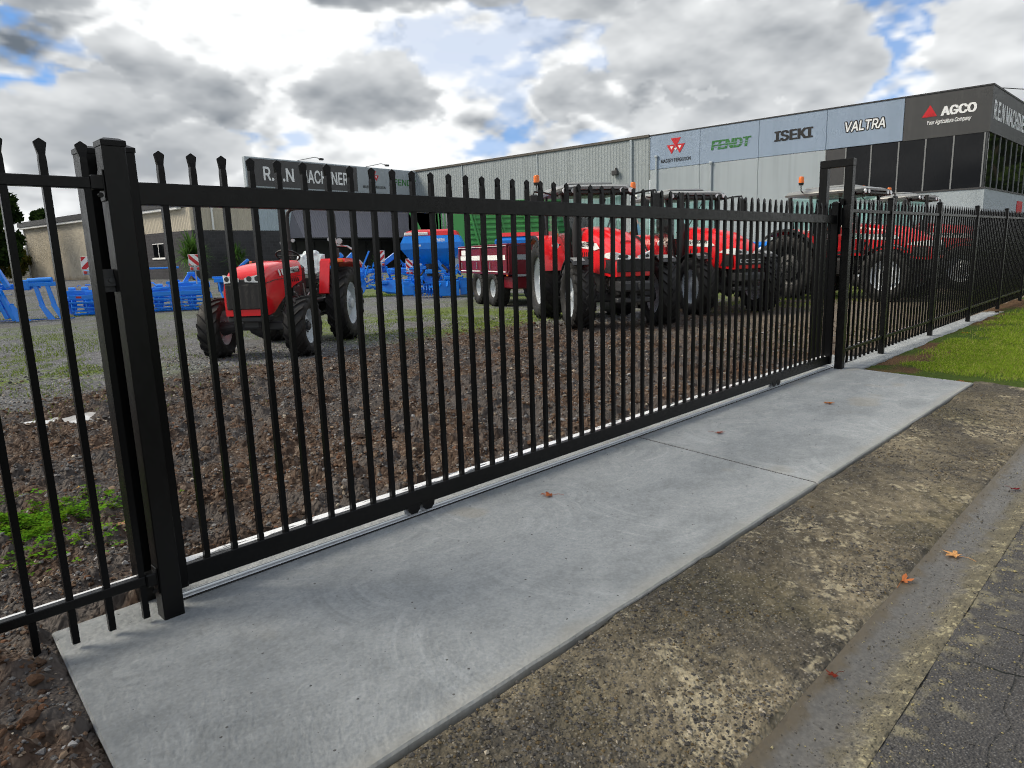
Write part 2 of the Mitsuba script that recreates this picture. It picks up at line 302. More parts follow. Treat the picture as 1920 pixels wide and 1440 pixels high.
def cracks(p):
    """cracks across the lane and a few along it, wandering, some of them closed"""
    wx = .16 * fbm(p.x * 2.2, p.y * 5, 1, 4) + .07 * fbm(p.x * 9, p.y * 14, 2, 3); t = p.x * 2.9 + 2.4 * wx + .75 * p.y; i = dr.floor(t)
    d = dr.abs(t - i - .25 - .5 * cell_rand(i, 3)) / 2.9
    wy = .35 * fbm(p.x * 1.6 + 4, p.y * 2, 5, 4); t2 = (p.y + wy) * 1.7; j = dr.floor(t2); d2 = dr.abs(t2 - j - .5) / 1.7
    k1 = (1 - smoothstep(.003, .009, d)) * smoothstep(.05, .2, cell_rand(i, dr.floor(p.y * 1.3 + 2 * wx), 4))
    return dr.maximum(k1, (1 - smoothstep(.001, .004, d2)) * .35) * smoothstep(-2.60, -2.72, p.y)
def road_col(p, n, uv):
    a = fbm(p.x * .9, p.y * .9, 0, 4); f = fbm(p.x * 70, p.y * 70, 0, 3); d1, d2, r = voronoi(p.x * 110, p.y * 110); b = fbm(p.x * 5, p.y * 5, 4, 4)
    c = mix((.026, .026, .028), (.072, .071, .073), a * .3 + .3 * b + .4 * f)
    c = mix(c, mix((.03, .03, .03), (.20, .20, .20), r * r), (1 - smoothstep(.25, .42, d1)) * .45)
    c = mix(c, (.006, .010, .010), cracks(p))
    lich = smoothstep(-2.74, -2.58, p.y + .2 * (b - .5)) * smoothstep(.42, .80, fbm(p.x * 18, p.y * 18, 6, 4))
    return mix(c, (.20, .185, .125), lich * .7)
def road_bump(p, n, uv):
    d1, d2, r = voronoi(p.x * 110, p.y * 110)
    return (.5 - d1) * .008 + fbm(p.x * 30, p.y * 30, 0, 3) * .012 - .012 * cracks(p)
M['road'] = bump(pbr(proc(road_col), .7, spec=.4), road_bump, 1.0, 2e-3)
def gutter_col(p, n, uv):
    f = fbm(p.x * 90, p.y * 90, 0, 3); a = fbm(p.x * 3, p.y * 9, 0, 4); e = fbm(p.x * 16, p.y * 16, 3, 4)
    c = mix((.044, .043, .041), (.135, .131, .123), a * .35 + f * .65)
    k = smoothstep(-2.40, -2.50, p.y + .16 * (e - .5) + .10 * (a - .5))
    rough = mix(mix((.060, .056, .045), (.165, .150, .100), e), (.30, .275, .18), smoothstep(.55, .72, f * .5 + e * .5))
    c = mix(c, rough, k)
    return mix(c, (.075, .058, .032), smoothstep(-2.335, -2.275, p.y + .07 * (e - .5)) * .8)
M['gutter'] = bump(pbr(proc(gutter_col), proc(lambda p, n, uv: .40 + .35 * smoothstep(-2.40, -2.50, p.y)), spec=.5), lambda p, n, uv: fbm(p.x * 50, p.y * 50, 0, 3) * (.006 + .03 * smoothstep(-2.40, -2.50, p.y)), 1.0, 2e-3)
def lawn_col(p, n, uv):
    b = fbm(p.x * 6, p.y * 6, 2, 4)
    return mix(mix((.045, .026, .014), (.09, .055, .03), b), (.035, .06, .008), smoothstep(.35, .55, fbm(p.x * 1.3, p.y * 1.3, 0, 3) + .25 * smoothstep(-.6, -1.2, p.y)))
M['lawn_soil'] = bump(pbr(proc(lawn_col), .85, spec=.2), lambda p, n, uv: fbm(p.x * 30, p.y * 30, 0, 4) * .03, 1.0, 3e-3)
# ------------------------------------------------------------------ the ground
def grid(xs, ys, zf):
    X, Y = np.meshgrid(xs, ys, indexing='ij'); Z = zf(X, Y); n, m = len(xs), len(ys)
    i, j = np.meshgrid(np.arange(n - 1), np.arange(m - 1), indexing='ij'); a = (i * m + j).ravel()
    f = np.concatenate([np.stack([a, a + m, a + m + 1], 1), np.stack([a, a + m + 1, a + 1], 1)])
    return trimesh.Trimesh(np.stack([X, Y, Z], -1).reshape(-1, 3), f, process=False)
def steps(*segs):
    out = []
    for a, b, d in segs: out.append(np.linspace(a, b, max(2, int(round((b - a) / d)) + 1))[:-1])
    return np.concatenate(out + [[segs[-1][1]]])
def f2(x, y, s, o=4, seed=0): return meshkit.fbm(np.stack([x * s, y * s, 0 * x], -1), o, seed)
SLAB = shapely.Polygon([(-.61, .13), (-.66, -.70), (-.72, -1.51), (7.40, -1.51), (7.66, -.29), (16.0, -.31), (16.0, .08), (8.62, .08), (8.62, .41), (-.06, .40), (-.06, .14)])
def in_slab(x, y, grow=0.0):
    P = SLAB.buffer(grow) if grow else SLAB
    return shapely.contains_xy(P, x.ravel(), y.ravel()).reshape(x.shape)
def yard_z(X, Y):
    fade = np.clip((13.6 - X) / 1.5, 0, 1) * np.clip((9.2 - Y) / 1.5, 0, 1) * np.clip((X + 4) / .5, 0, 1)
    soilness = np.clip((6.6 + .3 * np.maximum(X - 4.5, 0) - Y) / 1.2, 0, 1)
    lump = np.clip(f2(X, Y, 9, 3, 3) - .45, 0, 1)
    z = -.012 + (f2(X, Y, 1.2, 3, 1) - .5) * .05 + (lump * .20 + (f2(X, Y, 28, 3, 4) - .5) * .028) * (.25 + .75 * soilness)
    pud = np.hypot((X - .60) / .42, (Y - 4.93) / .25); z = z - .085 * np.clip(1.5 - pud + 1.6 * (f2(X, Y, 5, 3, 90) - .5), 0, 1)
    z = z * fade + (1 - fade) * -.012 + terrain(X, Y)
    z = np.where(in_slab(X, Y, -.02), -.16, np.where(in_slab(X, Y, .03), np.minimum(z, -.012), z))
    return np.where((Y < .1) & (X > -.5), -.16, z)
structure('yard', cat_([grid(steps((-4, -1.0, .05), (-1.0, 5, .026), (5, 14, .05)), steps((-1.55, .3, .03), (.3, 5.5, .026), (5.5, 9.6, .05)), yard_z),
                        grid(steps((-40, -4, 2)), steps((-1.55, 9.6, .8)), lambda X, Y: terrain(X, Y) - .013),
                        grid(steps((14, 60, .8)), steps((.02, 9.6, .4)), lambda X, Y: terrain(X, Y) - .013),
                        grid(steps((-40, 70, 1.0)), steps((9.6, 110, 1.0)), lambda X, Y: terrain(X, Y) - .013)]), 'yard', True,
          'machinery yard of grey gravel and dug brown soil with weedy green patches', 'ground')
M['far_grass'] = pbr((.045, .065, .018), .9)
structure('terrain', cat_([grid(np.linspace(-700, 900, 30), np.linspace(110, 1500, 24), lambda X, Y: .56 + 9 * np.clip((Y - 150) / 900, 0, 1)),
                           grid(np.linspace(-700, 900, 30), np.linspace(-900, -6, 16), lambda X, Y: -.2 + 0 * X),
                           grid(np.array([-700, -400, -40.]), np.linspace(-6, 110, 10), lambda X, Y: terrain(X, Y) - .02),
                           grid(np.array([70., 300, 900]), np.linspace(-6, 110, 10), lambda X, Y: terrain(X, Y) - .02)]), 'far_grass', False, 'green open land beyond the yard', 'ground')

# driveway slab in two pads with a sawn joint, and the strip under the fence
def slab_piece(poly, z0=-.12, z1=0.0, c=.008):
    a, b = poly.buffer(-c, join_style=2), poly
    m = [extrude(b, z0, z1 - c)]
    top = extrude(a, z1 - c, z1); 
    # the bevel between the two outlines
    n = 0; ro, ri = np.array(shapely.segmentize(b, .25).exterior.coords)[:-1], None
    ri = np.array([np.array(shapely.ops.nearest_points(a.exterior, shapely.Point(*q))[0].coords[0]) for q in ro]); k = len(ro)
    v = np.vstack([np.c_[ro, np.full(k, z1 - c)], np.c_[ri, np.full(k, z1)]]); j = (np.arange(k) + 1) % k; i = np.arange(k)
    ccw = shapely.LinearRing(ro).is_ccw
    f = np.vstack([np.stack([i, j, k + j], 1), np.stack([i, k + j, k + i], 1)]); f = f if ccw else f[:, ::-1]
    return cat_(m + [top, trimesh.Trimesh(v, f, process=False)])
import shapely.ops
lip = [(x, -1.51 + .006 * (meshkit.noise(np.array([x * 1.3, 3, 0.])) - .5) + .003 * (meshkit.noise(np.array([x * 9.1, 5, 0.])) - .5)) for x in np.arange(-.66, 7.38, .06)]
J0, J1, G = np.array([3.50, .41]), np.array([3.214, -1.515]), .0075
left_pad = shapely.Polygon([(-.06, .40), (-.06, .14), (-.61, .13), (-.66, -.70), (-.70, -1.50)] + [q for q in lip if q[0] < 3.20] + [(J1[0] - G, J1[1]), (J0[0] - G, J0[1])])
right_pad = shapely.Polygon([(J0[0] + G, J0[1]), (J1[0] + G, J1[1])] + [q for q in lip if q[0] > 3.24] + [(7.40, -1.51), (7.652, -.292), (8.62, -.292), (8.62, .41)])
structure('driveway', slab_piece(left_pad), 'slab', False, 'pale grey concrete driveway pad in front of the gate, nearer half', 'driveway')
structure('driveway_001', slab_piece(right_pad), 'slab', False, 'pale grey concrete driveway pad beyond the sawn joint', 'driveway')
ux = (J1 - J0) / np.linalg.norm(J1 - J0)
obj('joint', beam([*(J0 + ux * .005), -.034], [*(J1 - ux * .02), -.034], .0148, .06), 'rubbish_dark', 'driveway')
structure('kerb', slab_piece(shapely.Polygon([(8.623, -.295), (16.0, -.34), (16.15, -.25), (16.0, .08), (8.623, .08)])), 'slab', False, 'narrow concrete strip under the fence beside the lawn', 'kerb')

# verge of old broken seal, spoon drain, road, lawn
def verge_z(X, Y):
    base = -.009 - .064 * np.clip((-1.51 - Y) / .77, 0, 1)
    r = (f2(X, Y, 3.2, 4, 8) - .5) * .030 + (f2(X, Y, 17, 3, 9) - .5) * .016 + (f2(X, Y, 55, 2, 19) - .5) * .008
    r = r * (.25 + .75 * np.clip((-1.52 - Y) / .12, 0, 1)); gap = -.035 * np.clip(1 - (-1.522 - Y) / .010, 0, 1) * np.clip(f2(X, Y, 2.4, 3, 12) * 4 - 1.4, .15, 1)
    ed = np.clip((Y + 2.275) / .03, 0, 1); return (base + r) * ed + (1 - ed) * -.088 + gap * np.clip(ed, 0, 1)
structure('path', cat_([grid(steps((-5, -.9, .1), (-.9, 4.5, .018), (4.5, 7.6, .03)), steps((-2.285, -2.24, .012), (-2.24, -1.49, .016)), verge_z)]), 'verge', True,
          'rough mossy verge of worn seal between the concrete driveway and the drain', 'verge')
def gut_z(X, Y):
    t = np.clip((-2.27 - Y) / .26, 0, 1); return -.078 - .022 * np.sin(np.pi * t) + .012 * t + (f2(X, Y, 20, 3, 9) - .5) * .006
structure('gutter', grid(steps((-6, 0, .1), (0, 6, .03), (6, 60, 1)), np.linspace(-2.55, -2.262, 14), gut_z), 'gutter', True, 'damp dark spoon drain running beside the road', 'gutter')
def road_z(X, Y):
    return -.066 + .02 * np.clip((-2.53 - Y) / 3, 0, 1) + ((f2(X, Y, 6, 4, 2) - .5) * .020 + (f2(X, Y, 40, 2, 6) - .5) * .008) * np.clip((Y + 6) / 2, 0, 1) - .012 * np.clip((Y + 2.56) / .03, 0, 1)
structure('road', cat_([grid(steps((-8, .2, .25), (.2, 5, .03), (5, 80, 1)), steps((-10, -4, .5), (-4, -2.53, .03)), road_z)]), 'road', True, 'dark cracked asphalt road edge with lichen along the drain', 'road')
def lawn_z(X, Y):
    up = np.clip((X - 7.5) / 6, 0, 1) * .06
    return -.03 + up + (f2(X, Y, 2, 4, 5) - .5) * .05 + (f2(X, Y, 14, 3, 6) - .5) * .03 - .05 * np.clip(1 - (X - 7.5) / .25, 0, 1) * np.clip((-Y - 1.3) / .3, 0, 1)
def lawn_edge(y): return np.where(y > -1.51, 7.66 + (y + .29) * (.26 / 1.22), 7.41)
gx = steps((0, 1, .04), (1, 9, .1), (9, 60, 1.2)); gy = steps((-2.27, -.30, .04))
GX, GY = np.meshgrid(gx, gy, indexing='ij'); LX = GX + lawn_edge(GY) - .004
mlawn = grid(gx, gy, lambda X, Y: 0 * X); mlawn.vertices = np.stack([LX, GY, lawn_z(LX, GY)], -1).reshape(-1, 3)
behind = grid(steps((16.02, 60, .6)), steps((-.31, .06, .06)), lambda X, Y: lawn_z(X, Y))
structure('lawn', cat_([mlawn, behind]), 'lawn_soil', True, 'nature strip of lawn and bare soil outside the fence', 'lawn')

# loose stones, clods, aggregate, grass
ICO = trimesh.creation.icosphere(subdivisions=0); ICO1 = trimesh.creation.icosphere(subdivisions=1)
OCT = trimesh.Trimesh([[1, 0, 0], [-1, 0, 0], [0, 1, 0], [0, -1, 0], [0, 0, 1], [0, 0, -1]], [[0, 2, 4], [2, 1, 4], [1, 3, 4], [3, 0, 4], [2, 0, 5], [1, 2, 5], [3, 1, 5], [0, 3, 5]], process=False)
def scatter(base, pos, size, col, jitter=.35, flat=.7, seed=0):
    r = np.random.default_rng(seed); n, k = len(pos), len(base.vertices); B = np.asarray(base.vertices)
    ang = r.uniform(0, 2 * np.pi, n); c, s = np.cos(ang), np.sin(ang)
    V = B[None] * (1 + r.uniform(-jitter, jitter, (n, k, 1))) * (size[:, None, None] * np.stack([r.uniform(.7, 1.3, n), r.uniform(.7, 1.2, n), r.uniform(.5, 1, n) * flat / .75], -1)[:, None])
    W = np.stack([V[..., 0] * c[:, None] - V[..., 1] * s[:, None], V[..., 0] * s[:, None] + V[..., 1] * c[:, None], V[..., 2]], -1) + pos[:, None]
    F = (np.asarray(base.faces)[None] + (np.arange(n) * k)[:, None, None]).reshape(-1, 3)
    C = np.repeat(col[:, None], k, 1).reshape(-1, 3)
    return trimesh.Trimesh(W.reshape(-1, 3), F, process=False), C
def near_points(n, x0, x1, y0, y1, seed, power=1.0):
    """points in the region, thinning out with distance from the gate's near end"""
    r = np.random.default_rng(seed); x, y = r.uniform(x0, x1, n * 5), r.uniform(y0, y1, n * 5)
    d = np.hypot(x + 1.1, y + 3.1); keep = r.uniform(0, 1, len(x)) < (3.0 / np.maximum(d, 3.0)) ** power
    return x[keep][:n], y[keep][:n], d[keep][:n]
def palette(n, cols, p, seed, var=.25):
    r = np.random.default_rng(seed); c = np.array(cols)[r.choice(len(cols), n, p=p)]; return np.clip(c * (1 + r.uniform(-var, var, (n, 1))), 0, 1)
def soil_mask(x, y): return y < 6.4 + .35 * np.maximum(x - 4.5, 0) + 1.2 * (f2(x, y, 1.1, 3, 40) - .5)
x, y, d = near_points(60000, -3.5, 12, -1.5, 9.0, 1, 1.15); k = ~in_slab(x, y, .02) & ((y > .42) | (x < -.6)) & (np.hypot((x - .60) / .40, (y - 4.93) / .24) > 1); x, y, d = x[k], y[k], d[k]
k = ~soil_mask(x, y) | (np.random.default_rng(71).uniform(0, 1, len(x)) < .25 + .75 * np.clip(f2(x, y, 2.3, 3, 72) * 4 - 1.6, 0, 1)); x, y, d = x[k], y[k], d[k]
sz = np.random.default_rng(2).gamma(1.9, .0019, len(x)) + .0023; sz *= (1 + d / 16)
m_, c_ = scatter(ICO, np.stack([x, y, yard_z(x[:, None], y[:, None])[:, 0] + sz * .25], -1), sz, palette(len(x), [(.125, .125, .130), (.25, .25, .255), (.07, .068, .07), (.18, .13, .09), (.38, .34, .28)], [.34, .18, .24, .18, .06], 3), seed=4)
structure('gravel', m_, 'vertex', False, 'loose grey and tan stones strewn over the yard', 'gravel', 'stuff', color=c_)
x, y, d = near_points(24000, -3.2, 12, -1.5, 7.6, 5, 1.15); k = ~in_slab(x, y, .05) & ((y > .46) | (x < -.64)) & soil_mask(x, y) & (np.hypot((x - .60) / .40, (y - 4.93) / .24) > 1); x, y, d = x[k], y[k], d[k]
sz = np.random.default_rng(6).gamma(1.25, .0050, len(x)) + .0035; sz = np.minimum(sz * (1 + d / 30), .05); sz *= .22 + 1.05 * f2(x, y, 1.5, 3, 41)
m_, c_ = scatter(ICO1, np.stack([x, y, yard_z(x[:, None], y[:, None])[:, 0] + sz * .05], -1), sz, palette(len(x), [(.078, .044, .027), (.054, .032, .021), (.115, .058, .033), (.040, .027, .020), (.14, .10, .07)], [.30, .28, .16, .19, .07], 7), jitter=.22, seed=8)
structure('soil_clods', m_, 'vertex', False, 'lumps of dug red brown soil behind the gate', 'soil', 'stuff', color=c_)
x, y, d = near_points(50000, -3.2, 11, -1.5, 7.4, 55, 1.3); k = ~in_slab(x, y, .03) & ((y > .44) | (x < -.62)) & soil_mask(x, y) & (np.hypot((x - .60) / .40, (y - 4.93) / .24) > 1); x, y, d = x[k], y[k], d[k]
sz = np.random.default_rng(56).gamma(1.5, .0022, len(x)) + .0022; sz *= 1 + d / 12
m_, c_ = scatter(OCT, np.stack([x, y, yard_z(x[:, None], y[:, None])[:, 0] + sz * .3], -1), sz, palette(len(x), [(.085, .053, .036), (.125, .082, .055), (.048, .034, .027), (.24, .20, .16), (.135, .134, .134)], [.28, .17, .21, .07, .27], 57), seed=58)
structure('soil_crumbs', m_, 'vertex', False, 'fine crumbs of soil and chips between the clods', 'soil', 'stuff', color=c_)
r = np.random.default_rng(9); n = 44000; x = r.uniform(-.9, 7.4, n); y = r.uniform(-2.25, -1.535, n); kk = r.uniform(0, 1, n) < (2.6 / np.maximum(np.hypot(x + 1.1, y + 3.1), 2.6)) ** 1.0 * np.clip(f2(x, y, 2.2, 4, 44) * 4.2 - 1.6, .06, 1)
x, y = x[kk], y[kk]; sz = r.gamma(2.0, .0015, len(x)) + .0014; sz = np.minimum(sz, .010)
m_, c_ = scatter(OCT, np.stack([x, y, verge_z(x, y) + sz * .2], -1), sz, palette(len(x), [(.085, .082, .078), (.045, .043, .042), (.14, .12, .085), (.30, .27, .22), (.10, .075, .04)], [.40, .34, .13, .015, .115], 10), seed=11)
xg = r.uniform(.2, 5.5, 3500); yg = -2.40 + r.normal(0, .11, 3500); k = (yg < -2.28) & (yg > -2.56); xg, yg = xg[k], yg[k]; sg = r.gamma(1.6, .0008, len(xg)) + .0009
m2, c2 = scatter(OCT, np.stack([xg, yg, gut_z(xg, yg) + sg * .3], -1), sg, palette(len(xg), [(.045, .045, .045), (.09, .085, .07), (.22, .20, .12)], [.5, .32, .18], 12), seed=13)
xr = r.uniform(.3, 5.5, 4200); yr = -2.55 - np.abs(r.normal(0, .17, 4200)); sr = r.gamma(1.8, .0011, len(xr)) + .0014
m3, c3 = scatter(OCT, np.stack([xr, yr, road_z(xr, yr) + sr * .1], -1), sr, palette(len(xr), [(.06, .06, .06), (.12, .11, .085), (.24, .21, .11)], [.5, .28, .22], 14), seed=15)
structure('grit', cat_([m_, m2, m3]), 'vertex', False, 'grit and small chips bedded in the verge and lying in the drain', 'grit', 'stuff', color=np.vstack([c_, c2, c3]))
def blades(x, y, z, h, w, col, seed, lean=.5):
    r = np.random.default_rng(seed); n = len(x); a = r.uniform(0, 2 * np.pi, n); L = r.uniform(.1, lean, n) * h; b = r.uniform(0, 2 * np.pi, n)
    dx, dy = np.cos(a) * w / 2, np.sin(a) * w / 2; lx, ly = np.cos(b) * L, np.sin(b) * L
    P = np.stack([np.stack([x - dx, y - dy, z], -1), np.stack([x + dx, y + dy, z], -1), np.stack([x + lx * .35 + dx * .7, y + ly * .35 + dy * .7, z + h * .6], -1), np.stack([x + lx * .35 - dx * .7, y + ly * .35 - dy * .7, z + h * .6], -1), np.stack([x + lx, y + ly, z + h], -1)], 1)
    F = (np.array([[0, 1, 2], [0, 2, 3], [3, 2, 4]])[None] + (np.arange(n) * 5)[:, None, None]).reshape(-1, 3)
    return trimesh.Trimesh(P.reshape(-1, 3), F, process=False), np.repeat(col[:, None], 5, 1).reshape(-1, 3)
# lawn: dense sward, thin over the bare strip along the concrete
n = 150000; r = np.random.default_rng(20); X = 7.42 + r.gamma(1.1, 2.6, n); Y = r.uniform(-2.25, -.30, n)
dense = np.clip(np.minimum((X - lawn_edge(Y) - .10 - .5 * f2(X, Y, 2.2, 3, 52)) / .5, (-Y - .33 - .25 * f2(X, Y, 2.5, 3, 53)) / .25 + .15 * (X > 13)), 0, 1); k = r.uniform(0, 1, n) < dense * np.clip(f2(X, Y, 1.6, 4, 50) * 4.2 - 1.25 + .25 * np.clip((X - 9) / 3, 0, 1), .03, 1)
X, Y = X[k], Y[k]; k = X < 30; X, Y = X[k], Y[k]
m_, c_ = blades(X, Y, lawn_z(X, Y) - .004, r.uniform(.018, .05, len(X)) * (.6 + .9 * f2(X, Y, 1.1, 3, 54)) * (1 + (X - 7.5) / 40), .0035 * (1 + (X - 7.5) / 7), palette(len(X), [(.22, .34, .03), (.30, .40, .05), (.14, .24, .02), (.42, .38, .16)], [.38, .28, .20, .14], 21), 22, .9)
structure('grass', m_, 'leaf', False, 'short bright green lawn grass beside the concrete strip', 'grass', 'stuff', color=c_)
# grass thinly through the gravel of the yard
r = np.random.default_rng(23); P_ = []
for (cx, cy, sx, sy, n) in ((.9, 8.8, 1.0, 1.6, 6000), (2.2, 12.5, 1.6, 2.6, 6000), (8.7, 8.3, 1.6, .9, 4500), (9.5, 10.5, 2.6, 1.6, 5000), (15, 21.5, 3.5, .9, 5000), (17.5, 4.8, 1.6, 1.0, 3500), (21, 8, 3, 3, 3500), (5.4, 22.6, 3.5, .8, 3500)):
    P_.append(np.stack([cx + r.normal(0, sx, n), cy + r.normal(0, sy, n)], 1))
P_ = np.vstack(P_); X, Y = P_.T; k = (f2(X, Y, 1.3, 4, 60) > .47) & (Y > 3.0); X, Y = X[k], Y[k]; D_ = np.hypot(X + 1.1, Y + 3.1)
m_, c_ = blades(X, Y, np.where(Y < 9.5, yard_z(X[:, None], Y[:, None])[:, 0], terrain(X, Y) - .012), r.uniform(.012, .04, len(X)) * (1 + D_ / 30), .004 * (1 + D_ / 9), palette(len(X), [(.15, .22, .03), (.20, .26, .04), (.10, .15, .02)], [.4, .3, .3], 24), 25, 1.2)
structure('weeds', m_, 'leaf', False, 'thin green grass coming up through the yard gravel', 'grass', 'stuff', color=c_)
# clover patch by the left fence
r = np.random.default_rng(26); n = 2600; X = -.42 + r.normal(0, .24, n); Y = 1.60 + r.normal(0, .30, n); k = (f2(X, Y, 3, 3, 70) > .42) & (X > -1.3) & (Y > .75); X, Y = X[k], Y[k]; V, F, C = [], [], []
for i, (xx, yy) in enumerate(zip(X, Y)):
    z = float(yard_z(np.array([[xx]]), np.array([[yy]]))[0, 0]); h = r.uniform(.015, .06); a0 = r.uniform(0, 6.28); s = r.uniform(.012, .026); tl = r.uniform(-.35, .35, 2); c = np.array([.07, .20, .015]) * r.uniform(.6, 1.5) + [r.uniform(0, .04), 0, 0]
    for q in range(3):
        a = a0 + q * 2.09; o = len(V) * 1
        for rr_, aa in ((0, 0), (s * .75, -.55), (s * 1.1, 0), (s * .75, .55)):
            px_, py_ = rr_ * math.cos(a + aa), rr_ * math.sin(a + aa); V.append([xx + px_, yy + py_, z + h + px_ * tl[0] + py_ * tl[1]]); C.append(c)
        F += [[o, o + 1, o + 2], [o, o + 2, o + 3]]
structure('clover', trimesh.Trimesh(V, F, process=False), 'leaf', False, 'patch of bright green clover on the soil behind the left fence', 'clover', 'stuff', color=np.array(C))
# puddle
pp = [(.60 + .62 * math.cos(a) * (1 + .22 * math.sin(3 * a + 1)), 4.93 + .36 * math.sin(a) * (1 + .3 * math.cos(2 * a))) for a in np.linspace(0, 2 * np.pi, 48)[:-1]]
M['puddle'] = pbr((.42, .43, .44), .03, spec=1.0)  # pale base stands in for the bright sky mirrored in the water
structure('water', extrude(pp, -.09, -.027), 'puddle', False, 'small puddle on the soil with reflected white sky painted into its colour', 'puddle')

# fallen leaves: each a thing
def leaf_mesh(size, curl, seed):
    r = np.random.default_rng(seed); pts = [(0, -.55)]
    for k, (a, L) in enumerate(((-118, .62), (-62, .95), (0, 1.12), (62, .95), (118, .62))):
        a2 = math.radians(a); w = math.radians(15)
        pts += [(.36 * math.sin(a2 - math.radians(27)), .36 * math.cos(a2 - math.radians(27))), (L * .72 * math.sin(a2 - w), L * .72 * math.cos(a2 - w)), (L * math.sin(a2), L * math.cos(a2)), (L * .74 * math.sin(a2 + w), L * .74 * math.cos(a2 + w))]
    pts += [(.36 * math.sin(math.radians(145)), .36 * math.cos(math.radians(145)))]
    pts = np.array(pts[1:]) * size * .5; v = np.vstack([[[0, 0]], pts]); n = len(pts); f = [[0, 1 + (i + 1) % n, 1 + i] for i in range(n)]
    z = curl * (np.hypot(v[:, 0], v[:, 1]) / size) ** 2 * size + r.uniform(-.04, .04, len(v)) * size
    st = tube([[0, -.05 * size, .003], [.03 * size, -.5 * size, .012], [.02 * size, -.85 * size, .004]], .0012, 4)
    return cat_([trimesh.Trimesh(np.c_[v, z + .006], f, process=False), st])
LEAVES = [(1.937, -.37, .12, (.34, .11, .05), .5, 'pale red leaf lying on the concrete driveway before the joint'), (5.527, -.717, .14, (.46, .15, .03), .9, 'orange leaf lying on the far half of the concrete driveway'),
          (3.916, -.45, .11, (.28, .07, .04), 1.2, 'curled reddish leaf just past the joint in the concrete'), (2.292, -2.262, .12, (.48, .17, .07), .8, 'orange leaf on the edge of the drain, nearer than the tan one'),
          (2.778, -2.37, .13, (.55, .30, .13), .3, 'flat tan leaf lying in the drain'), (1.332, -2.30, .07, (.16, .03, .02), 1.6, 'small dark red curled leaf at the drain edge'),
          (4.10, -2.40, .09, (.14, .015, .02), 1.6, 'dark crimson leaf in the drain near the right edge of the photo'), (-.063, 1.121, .11, (.44, .25, .16), .6, 'pinkish tan leaf on the soil behind the left gate post'),
          (-.014, 2.167, .08, (.50, .32, .12), .7, 'yellowish leaf on the soil beyond the clover patch'), (7.62, -1.363, .12, (.30, .10, .05), .8, 'brown leaf on the bare soil at the corner of the lawn'),
          (12.0, -.473, .16, (.42, .12, .03), .9, 'orange leaf beside the concrete strip under the fence'), (-.42, 1.95, .07, (.30, .05, .03), .6, 'small red leaf at the back of the clover patch')]
for i, (lx, ly, s, c, cu, lab) in enumerate(LEAVES):
    k = thing('fallen_leaf', lab, 'leaf'); z = 0.002 if in_slab(np.array([lx]), np.array([ly]))[0] else (float(gut_z(np.array([lx]), np.array([ly]))[0]) + .004 if ly < -2.27 else float(verge_z(np.array([lx]), np.array([ly]))[0]) if ly < -1.6 else float(lawn_z(np.array([lx]), np.array([ly]))[0]) + .006 if lx > 7.6 else float(yard_z(np.array([[lx]]), np.array([[ly]]))[0, 0]) + .012)
    m = xf(leaf_mesh(s * .88, cu * .5, i), pose(lx, ly, z, 40 + i * 77)); scene[k] = mikit.ply(m, 'leaf', False, color=np.tile(np.array(c), (len(m.vertices), 1)) * (1 + .25 * np.random.default_rng(i).uniform(-1, 1, (len(m.vertices), 1))))
# ------------------------------------------------------------------ gate, posts, fence panels
PW = .0125
def picket_mesh(x, y, z0, z1):
    """a 25 mm square tube pressed into a spear at the top"""
    S = []
    for z, w, d in ((z0, PW, PW), (z1 - .075, PW, PW), (z1 - .058, PW * .88, .0115), (z1 - .040, .0155, .0065), (z1 - .018, .0205, .0035), (z1 - .014, .0205, .0032), (z1, .0012, .0012)):
        S.append([[x - w, y - d, z], [x + w, y - d, z], [x + w, y + d, z], [x - w, y + d, z]])
    return loft(S)
def rail_mesh(x0, x1, y0, y1, z0, z1, dz=0.0, c=.003):
    m = box(x0, x1, y0, y1, z0, z1, c); v = np.array(m.vertices); v[:, 2] += dz * (v[:, 0] - x0) / (x1 - x0); return trimesh.Trimesh(v, m.faces, process=False)
def capped_post(key, x0, x1, y0, y1, z0, zt, base_plate=False):
    obj('shaft', box(x0, x1, y0, y1, z0, zt - .028, .004), 'black_paint_worn', key)
    e = .0025; a, b, c, d = x0 - e, x1 + e, y0 - e, y1 + e; q = .012
    obj('cap', hull([[X, Y, zt - .030] for X in (a, b) for Y in (c, d)] + [[X, Y, zt - .010] for X in (a, b) for Y in (c, d)] + [[X, Y, zt] for X in (a + q * 1.6, b - q * 1.6) for Y in (c + q * 1.6, d - q * 1.6)]), 'black_paint', key)
def bracket(key, x, y, z, sx=1, name='bracket'):
    m = [box(min(x, x + sx * .045), max(x, x + sx * .045), y - .026, y + .026, z - .026, z + .030, .006), tube([[x + sx * .02, y - .026, z - .045], [x + sx * .02, y - .034, z - .045]], .010, 8), box(min(x, x + sx * .006), max(x, x + sx * .006), y - .03, y + .03, z - .065, z + .05, .002)]
    obj(name, m, 'black_paint_worn', key)
gate = thing('sliding_gate', 'long black steel sliding gate of spear topped pickets closed across the driveway', 'gate')
NP = 57
for i in range(NP):
    obj('picket', picket_mesh(.13 * i, .0125, .150, 1.948), 'black_paint', gate)
obj('top_rail', rail_mesh(-.10, 7.435, -.004, .062, 1.728, 1.817), 'black_paint_worn', gate)
obj('bottom_rail', rail_mesh(-.10, 7.435, -.004, .084, .061, .157), 'black_paint_worn', gate)
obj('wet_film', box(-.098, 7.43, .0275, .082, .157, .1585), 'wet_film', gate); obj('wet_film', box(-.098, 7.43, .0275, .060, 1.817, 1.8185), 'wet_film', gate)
obj('stile', box(-.178, -.1005, -.02, .090, .061, 1.930, .004), 'black_paint', gate)
